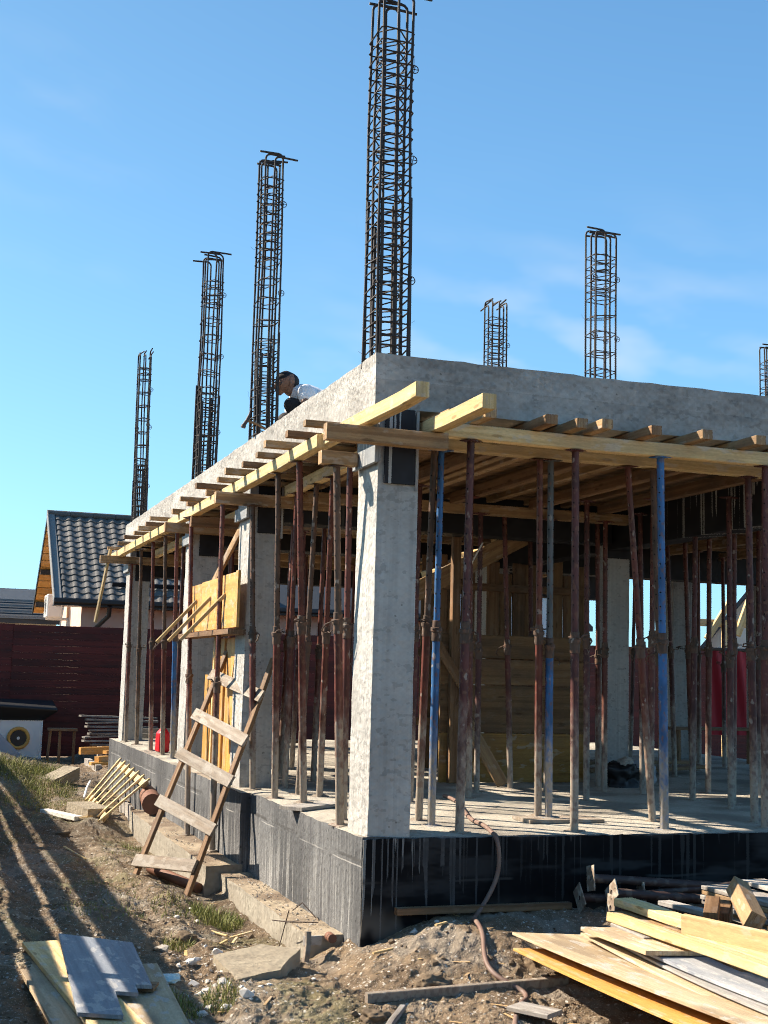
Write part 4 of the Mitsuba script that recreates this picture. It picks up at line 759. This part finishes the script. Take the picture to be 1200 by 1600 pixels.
rf = obj('roof', cat([(np.array([P(XL, 0, -.06), P(9.4, 0, -.06), P(9.4, SL, -.06), P(XL, SL, -.06), P(XL, 0, -.01), P(9.4, 0, -.01), P(9.4, SL, -.01), P(XL, SL, -.01)]), np.array([(0, 2, 1), (0, 3, 2), (4, 5, 6), (4, 6, 7), (0, 1, 5), (0, 5, 4), (1, 2, 6), (1, 6, 5), (2, 3, 7), (2, 7, 6), (3, 0, 4), (3, 4, 7)])),
    (np.array([(XL, RY, RZ - .02), (9.4, RY, RZ - .02), (9.4, BY, BZ - .1), (XL, BY, BZ - .1), (XL, RY, RZ + .05), (9.4, RY, RZ + .05), (9.4, BY, BZ), (XL, BY, BZ)]), np.array([(0, 2, 1), (0, 3, 2), (4, 5, 6), (4, 6, 7), (0, 1, 5), (0, 5, 4), (1, 2, 6), (1, 6, 5), (2, 3, 7), (2, 7, 6), (3, 0, 4), (3, 4, 7)]))]), 'roof_dark', k)
TW, TR = .262, SL / 15
uu = np.linspace(0, 1, 9); prof = .028 * np.where(uu < .55, np.sin(uu / .55 * np.pi) ** 1.0, -.35 * np.sin((uu - .55) / .45 * np.pi))
tv = []
for s_, h in ((0, -.012), (0, .030), (TR * .45, .022), (TR * 1.02, .004)): tv.append(np.c_[uu * TW, np.full(9, s_), prof + h])
tv = np.vstack(tv); tf = []
for r_ in range(3):
    for c_ in range(8): a_ = r_ * 9 + c_; tf += [(a_, a_ + 1, a_ + 10), (a_, a_ + 10, a_ + 9)]
tf = np.array(tf)
Mt = np.c_[V3(1, 0, 0), sd, sn]
for r_ in range(15):
    for c_ in range(19):
        if r_ < 4 and c_ > 16: continue
        obj('tile', (tv @ Mt.T + P(XL + .16 + c_ * TW, r_ * TR), tf), 'roof_tile', rf, 40)
for i in range(8): obj('ridge_cap', tube([(XL - .02 + i * .55, RY, RZ + .055), (XL - .02 + i * .55 + .54, RY, RZ + .055)], .075, 12), 'roof_tile', rf, True)
obj('barge_board', cat([timber(P(XL - .01, -.1, .0), P(XL - .01, SL + .02, .02), .02, .20, sn)[:2], timber(P(XL + .07, -.1, .045), P(XL + .07, SL, .045), .17, .02, sn)[:2]]), 'trim_grey', k)
obj('back_barge_board', timber((XL, RY, RZ + .0), (XL, BY + .1, BZ - .1), .02, .14, (0, .57, .82))[:2], 'trim_black', k)
for i in range(14):                                            # boarded soffit of the gable overhang, back slope
    q0, q1 = i / 14, (i + .94) / 14; y0, y1 = RY + (BY - RY) * q0, RY + (BY - RY) * q1; z0, z1 = RZ - .03 + (BZ - .11 - RZ + .03) * q0, RZ - .03 + (BZ - .11 - RZ + .03) * q1
    wobj('soffit_board', timber((XL + .02, (y0 + y1) / 2, (z0 + z1) / 2 - .015), (.37, (y0 + y1) / 2, (z0 + z1) / 2 - .015), math.hypot(y1 - y0, z1 - z0), .015, (0, .57, .82)), 'panel_yellow', k)
for q in (.52, .86): y0 = RY + (BY - RY) * q; z0 = RZ + (BZ - .11 - RZ) * q; obj('purlin_end', box((XL + .03, y0 - .06, z0 - .17), (.37, y0 + .06, z0 - .05)), 'trim_black', k)
obj('gutter', cat([box((XL, EY - .13, EZ - .08), (9.4, EY - .01, EZ + .03), .02), box((XL, EY - .01, EZ - .13), (9.4, EY + .02, EZ - .03)), box((XL + .02, EY + .021, EZ - .13), (9.4, 21.49, EZ - .10))]), 'trim_black', k)
obj('snow_guard', (np.array([P(1.0, .55, .05), P(4.6, .55, .05), P(4.6, .55, .16), P(1.0, .55, .16), P(1.0, .57, .05), P(4.6, .57, .05), P(4.6, .57, .16), P(1.0, .57, .16)]), np.array([(0, 1, 2), (0, 2, 3), (4, 6, 5), (4, 7, 6), (3, 2, 6), (3, 6, 7), (0, 4, 5), (0, 5, 1), (0, 3, 7), (0, 7, 4), (1, 5, 6), (1, 6, 2)])), 'trim_black', k)
obj('downpipe', tube([(.92, 20.82, 2.42), (.92, 20.95, 2.2), (.72, 21.40, 1.95), (.68, 21.43, 1.75), (.68, 21.43, -.8)], .05, 10), 'trim_black', k, True)
for yw in (22.4,): obj('window', box((3.2, 21.47, .6), (4.6, 21.51, 2.0), .01), 'trim_black', k)
k = thing('air_conditioner', 'white air conditioner unit on the gable wall of the tiled house', 'air conditioner')
obj('case', box((-.16, 24.1, 2.24), (.20, 24.95, 2.80), .02), 'steel_white', k); obj('fan_grille', cat([tube([V3(-.17, 24.45, 2.52) + V3(0, math.cos(a), math.sin(a)) * r for a in np.linspace(0, 6.283, 20, endpoint=False)], .006, 5, closed=True) for r in (.08, .15, .22)]), 'trim_grey', k, True)
obj('bracket', cat([box((-.12, 24.2, 2.19), (.38, 24.24, 2.235)), box((-.12, 24.8, 2.19), (.38, 24.84, 2.235)), box((.33, 24.2, 1.8), (.38, 24.24, 2.2))]), 'steel_white', k)
obj('pipe', tube([(.12, 24.08, 2.6), (.2, 24.0, 2.5), (.32, 23.98, 2.55), (.37, 23.9, 2.7)], .018, 8), 'trim_black', k, True)
def far_house(label, x0, x1, y0, y1, ze, zr, axis_, wm, over=.35, siding=False, zg=-.8, turn=0.0):
    k = thing('house', label, 'house')
    if axis_ == 'x':
        ym = (y0 + y1) / 2; pts = [[x, y, z] for x in (x0, x1) for y, z in ((y0, zg), (y1, zg), (y0, ze), (y1, ze), (ym, zr - .08))]
    else:
        xm = (x0 + x1) / 2; pts = [[x, y, z] for y in (y0, y1) for x, z in ((x0, zg), (x1, zg), (x0, ze), (x1, ze), (xm, zr - .08))]
    pv = V3(x0, y0, 0); Rt = rotz(turn); tn = lambda m: ((np.asarray(m[0]) - pv) @ Rt.T + pv, m[1])
    obj('wall', tn(man(m3.Manifold.hull_points(pts))), wm, k)
    o = over
    if axis_ == 'x':
        s = (zr - ze) / (ym - y0); rp = lambda dz: [[x, y, z + dz] for x in (x0 - o, x1 + o) for y, z in ((y0 - o, ze - s * o), (ym, zr), (y1 + o, ze - s * o))]
    else:
        s = (zr - ze) / (xm - x0); rp = lambda dz: [[x, y, z + dz] for y in (y0 - o, y1 + o) for x, z in ((x0 - o, ze - s * o), (xm, zr), (x1 + o, ze - s * o))]
    v = np.array(rp(.0) + rp(.14)); f = []
    for b in (0, 6): f += [(b, b + 1, b + 4), (b, b + 4, b + 3), (b + 1, b + 2, b + 5), (b + 1, b + 5, b + 4)]
    for a, b in ((0, 1), (1, 2), (5, 4), (4, 3), (0, 3), (2, 5)): f += [(a, b, b + 6), (a, b + 6, a + 6)]
    obj('roof', tn((v, np.array(f))), 'roof_dark', k)
    return k
k = far_house('distant low house with dark roof left of the tiled house', -9, .6, 30, 36, 2.35, 3.25, 'x', 'wall_cream', .4)
for i in range(4): obj('roof_rib', box((-9, 29.5 + i * .6, 2.38 + i * .18), (.8, 29.58 + i * .6, 2.44 + i * .18)), 'trim_grey', k)
k = far_house('white sided house with dark gable roof seen between the inner props', 8.6, 15.2, 26, 33, 2.75, 5.5, 'y', 'wall_white', .3)
for i in range(22): obj('siding_board', box((8.6, 25.965, -.7 + i * .145), (15.2, 25.999, -.7 + i * .145 + .13)), 'wall_white', k)
far_house('cream house with steep dark roof seen at the right under the slab', 17.2, 26, 23, 31, 1.75, 7.2, 'y', 'wall_cream', .35, turn=math.radians(-33.5))
k = thing('roof_truss', 'bare timber roof frame catching sun behind the right side', 'roof truss')
for a, b, w in [((11.75, 14, 1.95), (12.35, 14, 2.80), .12), ((11.2, 14.1, 2.28), (13.3, 14.1, 2.28), .14), ((12.45, 14, 2.05), (12.78, 14, 2.85), .14), ((12.2, 14.05, -.8), (12.2, 14.05, 2.3), .14), ((13.2, 14.05, -.8), (13.2, 14.05, 2.5), .14)]: wobj('member', timber(a, b, .07, w, (0, 0, 1) if abs(b[2] - a[2]) < 1 else (1, 0, 0)), 'pine_fresh', k)

# ------------------------------------------------------------------ things at the back of the yard and inside
mat('red_cloth', lambda p, n, uv: mix((.42, .012, .022), (.30, .008, .016), fbm(p.x * 3, p.z * 2, 0, 3)), .6)
mat('red_plastic', (.62, .012, .02), .35, clearcoat=.3); mat('black_cover', (.010, .010, .011), .5); mat('ring_orange', (.55, .30, .07), .5); mat('grey_cloth', (.30, .31, .33), .8)
n_ = 40; xs = np.linspace(8.52, 9.7, n_); zs_ = np.linspace(.30, 1.58, 24); XX, ZZ = np.meshgrid(xs, zs_); YY = 9.0 + .035 * np.sin(XX * 17) * (1.7 - ZZ) + .02 * np.sin(XX * 31 + ZZ * 4)
id_ = np.arange(XX.size).reshape(XX.shape); fq = np.vstack([np.c_[id_[:-1, :-1].ravel(), id_[:-1, 1:].ravel(), id_[1:, 1:].ravel()], np.c_[id_[:-1, :-1].ravel(), id_[1:, 1:].ravel(), id_[1:, :-1].ravel()]])
cl_ = np.vstack([np.c_[XX.ravel(), YY.ravel(), ZZ.ravel()], np.c_[XX.ravel(), YY.ravel() + .004, ZZ.ravel()]])
single('tarpaulin', 'deep red tarpaulin hanging at the right under the slab', 'tarpaulin', (cl_, np.vstack([fq, fq[:, ::-1] + XX.size])), 'red_cloth', smooth=True)
single('tarpaulin_rail', 'dark rail that carries the red tarpaulin', 'rail', tube([(8.3, 9.02, 1.60), (9.9, 9.02, 1.60)], .03, 8), 'prop_rust', smooth=True)
k = thing('work_bench', 'low dark plank bench in front of the red tarpaulin', 'bench')
wobj('top', wbox((6.55, 6.9, .45), (8.0, 7.1, .49), 0), 'pine_brown', k)
for x in (6.7, 7.85): wobj('leg', wbox((x, 6.95, .004), (x + .06, 7.05, .448), 2), 'pine_brown', k)
k = thing('fuel_can', 'bright red plastic fuel can on the floor edge between the far props', 'canister')
fc = m3.Manifold.batch_hull([m3.Manifold.sphere(.035, 16).translate([x, y, z]) for x, y, z in [(sx * .055, sy * .11, zz) for sx in (-1, 1) for sy in (-1, 1) for zz in (.036,)] + [(sx * .05, sy * .10, .24) for sx in (-1, 1) for sy in (-1, 1)] + [(0, -.05, .31), (0, .05, .30)]])
M0 = rotz(.25) * np.array([.85, .5, .95]); pc = V3(.13, 8.65, .004); obj('can', xf(man(fc.refine_to_length(.03)), M0, pc), 'red_plastic', k, True)
obj('handle', xf(tube([(0, -.02, .335), (0, 0, .375), (0, .06, .375), (0, .085, .32)], .014, 8), M0, pc), 'red_plastic', k, True); obj('cap', xf(tube([(0, -.07, .325), (0, -.085, .38)], .026, 12), M0, pc), 'trim_black', k, True)
k = thing('washing_drum_machine', 'white boxy site machine with orange ringed drum opening under a black hood', 'site machine')
obj('body', box((-1.75, 18.0, -.80), (-.60, 18.75, .05), .03), 'wall_white', k); obj('hood', man(m3.Manifold.batch_hull([m3.Manifold.sphere(.05, 10).translate([x, y, z]) for x, y, z in [(-1.9, 17.85, .30), (-.40, 17.85, .22), (-1.9, 18.8, .36), (-.40, 18.8, .33), (-1.9, 18.0, .06), (-.62, 18.0, .06)]])), 'black_cover', k, 30)
an = np.linspace(0, 2 * np.pi, 26, endpoint=False); rc = V3(-1.05, 17.985, -.33)
obj('ring', tube([rc + V3(math.cos(a), 0, math.sin(a)) * .185 for a in an], .035, 9, closed=True), 'ring_orange', k, True); obj('drum', tube([rc + V3(0, -.012, 0), rc + V3(0, .004, 0)], .17, 22), 'trim_black', k)
obj('hub', tube([rc + V3(0, -.03, 0), rc], .03, 10), 'steel_white', k)
single('grey_sheet', 'crumpled grey sheet hanging under the black hood', 'cloth', rock((-1.25, 17.98, .14), (.26, .04, .10), 31, 3, .5), 'grey_cloth', smooth=True)
single('leaning_panel', 'pale grey panel leaning on the white site machine', 'panel', timber((-1.55, 17.75, -.3), (-.98, 17.65, -.86), .30, .02, (0, -1, .2)), 'grey_cloth')
k = thing('saw_horse', 'dark wooden stool frame beside the white site machine', 'stool')
wobj('top', wbox((-.52, 17.6, -.17), (.02, 17.9, -.12), 0), 'pine_brown', k)
for x, dx in ((-.48, -.05), (-.30, 0), (-.03, .0)): wobj('leg', timber((x + dx, 17.65, -.95), (x, 17.7, -.17), .05, .07, (0, 1, 0)), 'pine_brown', k)
for i in range(9):
    a = RNG.normal(0, .06); single('stacked_plank', f'{ORD[i]} weathered plank of the heap before the red fence, from the bottom', 'plank', timber((.12 + RNG.normal(0, .1), 16.9 + .04 * i, -.38 + .065 * i), (1.5, 17.2 + a + .03 * i, -.36 + .065 * i + RNG.normal(0, .03)), .17, .035), 'wood_dark', 'weathered planks before the red fence')
for x in (.35, 1.2): single('trestle_leg', ['left', 'right'][x > .8] + ' dark post carrying the heap of weathered planks', 'post', wbox((x, 16.95, -.9), (x + .08, 17.1, -.42), 2), 'wood_grey', 'posts under the plank heap')
for i, (a, b, t) in enumerate([((-.06, 16.3, -.46), (1.6, 16.6, -.44), .13), ((.14, 15.4, -.56), (.9, 15.9, -.55), .12), ((.02, 15.3, -.62), (.9, 15.5, -.62), .05), ((.3, 15.6, -.44), (.9, 15.9, -.44), .06)]):
    single('yellow_beam', ['long orange yellow formwork beam behind the far plinth corner', 'thick orange beam end under the long one', 'thin orange beam below the others by the plinth corner', 'short orange beam on top of the thick end'][i], 'timber beam', timber(a, b, .12, t), 'panel_yellow', 'orange beams behind the far plinth corner')
for x in (.1, .75): single('beam_bearer', ['left bearer under the orange beams', 'right bearer under the orange beams'][x > .5], 'timber', wbox((x, 15.1, -.85), (x + .1, 16.9, -.63), 1), 'wood_grey')
for i, (a, b) in enumerate([((.1, 12.35, .05), (1.6, 12.5, .06)), ((.05, 11.95, -.0), (1.2, 12.05, .0))]): single('wooden_rail', ['dark board at the far end of the floor by the last column', 'lower dark board at the far end of the floor'][i], 'board', timber(a, b, .04, .16), 'wood_grey')
k = thing('rubble_sack', 'black sack with pale rubble at the foot of the inner column', 'sack')
obj('sack', rock((4.0, 3.62, .10), (.19, .13, .14), 61, 3, .95), 'black_cover', k, True); obj('contents', rock((4.02, 3.60, .24), (.08, .06, .06), 62, 3, .6), 'stone', k, True)
single('grey_sack', 'grey sack beside the black sack on the floor', 'sack', rock((4.28, 3.75, .12), (.16, .13, .14), 63, 3, .45), 'grey_cloth', smooth=True)
for i in range(7):
    x, y = [(5.0, 5.4), (5.7, 5.2), (6.3, 6.3), (4.8, 6.0), (1.3, 9.2), (2.0, 9.9), (1.0, 10.8)][i]; single('waste_heap_board', f'{ORD[i]} dark offcut lying deep inside on the floor', 'board', timber((x - .5, y, .03 + .02 * (i % 3)), (x + .4, y + .25, .05 + .03 * (i % 2)), .2, .04), 'pine_brown', 'offcuts deep inside on the floor')
# steel hook hanging by the second cage
k = thing('hammer', 'hammer sticking out from the second rebar cage at the roof edge', 'hammer')
hc = V3(-.085, 3.62, 3.445)
obj('handle', tube([hc + V3(.27, .03, -.10), hc + V3(.12, .01, -.03), hc], .013, 8), 'pine_brown', k, True)
obj('head', cat([tube([hc + V3(.045, 0, .12), hc + V3(.03, 0, .055), hc + V3(.01, 0, .0), hc + V3(-.02, 0, -.05)], [.004, .011, .017, .018], 10), tube([hc + V3(-.02, 0, -.05), hc + V3(-.028, 0, -.075)], .024, 10)]), 'steel_dark', k, True)

# ------------------------------------------------------------------ the crouching worker
mat('skin', lambda p, n, uv: mix((.24, .125, .08), (.19, .095, .06), fbm(p.x * 20, p.y * 20, p.z * 20, 3)), .55)
mat('shirt', lambda p, n, uv: mix((.72, .72, .74), (.60, .60, .62), fbm(p.x * 9, p.y * 9, p.z * 9, 3)), .85, lambda p, n, uv: fbm(p.x * 22 + p.z * 9, p.y * 22, p.z * 14, 3), .012)
mat('trousers', (.012, .012, .014), .8); mat('hair', (.012, .009, .008), .6); mat('shoe', (.03, .025, .02), .7)
def flesh(chains, res=.014, it=12):
    M = m3.Manifold()
    for ch in chains:
        for (a, ra), (b, rb) in zip(ch[:-1], ch[1:]): M = M + m3.Manifold.batch_hull([m3.Manifold.sphere(ra, 18).translate([float(q) for q in a]), m3.Manifold.sphere(rb, 18).translate([float(q) for q in b])])
    v, f = man(M.refine_to_length(res)); t = trimesh.Trimesh(v, f, process=True); trimesh.smoothing.filter_taubin(t, .5, .52, it); return np.array(t.vertices), np.array(t.faces)
w_ = thing('person', 'worker in white t-shirt and black trousers crouching with head bowed on the roof edge', 'person')
O = V3(.43, 3.98, 0); S_ = lambda x, y, z: O + V3(x, y, z)
hip, chest, neck = S_(.46, .0, 3.60), S_(.17, 0, 3.79), S_(.045, 0, 3.875)
hd = S_(-.045, 0, 3.93)
SLf, SRt = S_(.12, -.165, 3.815), S_(.12, .165, 3.815)
ELf, ERt = S_(.10, -.25, 3.655), S_(.03, .20, 3.57); WLf, WRt = S_(-.12, -.17, 3.40), S_(-.16, .16, 3.41)
def hand(w, dirn, side):
    dirn = unit(dirn); up = V3(0, 0, 1); lat = unit(np.cross(dirn, up)) * side; ch = [[(w, .024), (w + dirn * .05, .030), (w + dirn * .09, .028)]]
    for i, (q, L) in enumerate(zip((-.03, -.01, .01, .03), (.062, .074, .070, .055))):
        b = w + dirn * .085 + lat * q; ch.append([(w + dirn * .05 + lat * q * .7, .013), (b, .0105), (b + dirn * L * .55 - up * .012, .0095), (b + dirn * L * .85 - up * .038, .0085)])
    b = w + dirn * .03 - lat * .03; ch.append([(w + dirn * .02 - lat * .012, .014), (b - lat * .022 + dirn * .025, .011), (b - lat * .022 + dirn * .055 - up * .01, .0095)]); return ch
face = [[(neck, .058), (hd + V3(.045, 0, -.075), .058), (hd, .082)], [(hd + V3(.025, 0, .015), .093), (hd + V3(-.035, 0, -.015), .078), (hd + V3(-.05, 0, -.075), .045), (hd + V3(-.062, 0, -.105), .030)], [(hd + V3(-.095, 0, -.02), .016), (hd + V3(-.122, 0, -.052), .014), (hd + V3(-.10, 0, -.058), .018)],
        [(hd + V3(-.088, 0, -.085), .020), (hd + V3(-.085, 0, -.10), .016)]] + [[(hd + V3(.02, s * .083, .008), .014), (hd + V3(.028, s * .090, -.022), .013), (hd + V3(.02, s * .083, -.042), .010)] for s in (-1, 1)]
body = face + [[(hip, .125), (S_(.33, 0, 3.72), .125), (chest, .125), (neck, .062)], [(chest, .11), (SLf, .062)], [(chest, .11), (SRt, .062)], [(SLf, .058), (ELf, .043), (WLf, .028)], [(SRt, .058), (ERt, .043), (WRt, .028)]] + hand(WLf, V3(-.9, .2, -.35), 1) + hand(WRt, V3(-.9, -.2, -.35), -1)
obj('body', flesh(body, .009, 6), 'skin', w_, True)
obj('shirt', flesh([[(S_(.50, 0, 3.57), .145), (S_(.34, 0, 3.735), .150), (chest, .147), (S_(.075, 0, 3.845), .085)], [(chest, .125), (SLf, .084)], [(chest, .125), (SRt, .084)], [(SLf, .082), (SLf + (ELf - SLf) * .35, .072)], [(SRt, .082), (SRt + (ERt - SRt) * .5, .074)]], .014, 6), 'shirt', w_, True)
kn = [S_(-.01, -.12, 3.685), S_(.0, .14, 3.58)]; an_ = [S_(.14, -.14, 3.40), S_(.12, .14, 3.40)]
obj('trousers', flesh([[(S_(.50, 0, 3.55), .138), (hip, .135)]] + [[(S_(.46, s * .09, 3.54), .115), (kn[i], .078), (an_[i], .055)] for i, s in enumerate((-1, 1))], .016, 8), 'trousers', w_, True)
for i in (0, 1): obj('shoe', flesh([[(an_[i] + V3(.03, 0, -.055), .045), (an_[i] + V3(-.10, 0, -.062), .040), (an_[i] + V3(-.16, 0, -.066), .034)]], .014, 4), 'shoe', w_, True)
obj('hair', flesh([[(hd + V3(.05, 0, .018), .084), (hd + V3(.0, 0, .040), .082), (hd + V3(-.04, 0, .035), .066)], [(hd + V3(.055, 0, .015), .082), (hd + V3(.075, 0, -.045), .052)]], .012, 5), 'hair', w_, True)
for s in (-1, 1): obj('eye', man(m3.Manifold.sphere(.011, 12).translate([float(q) for q in hd + V3(-.098, s * .032, -.008)])), 'white_plastic', w_, True)
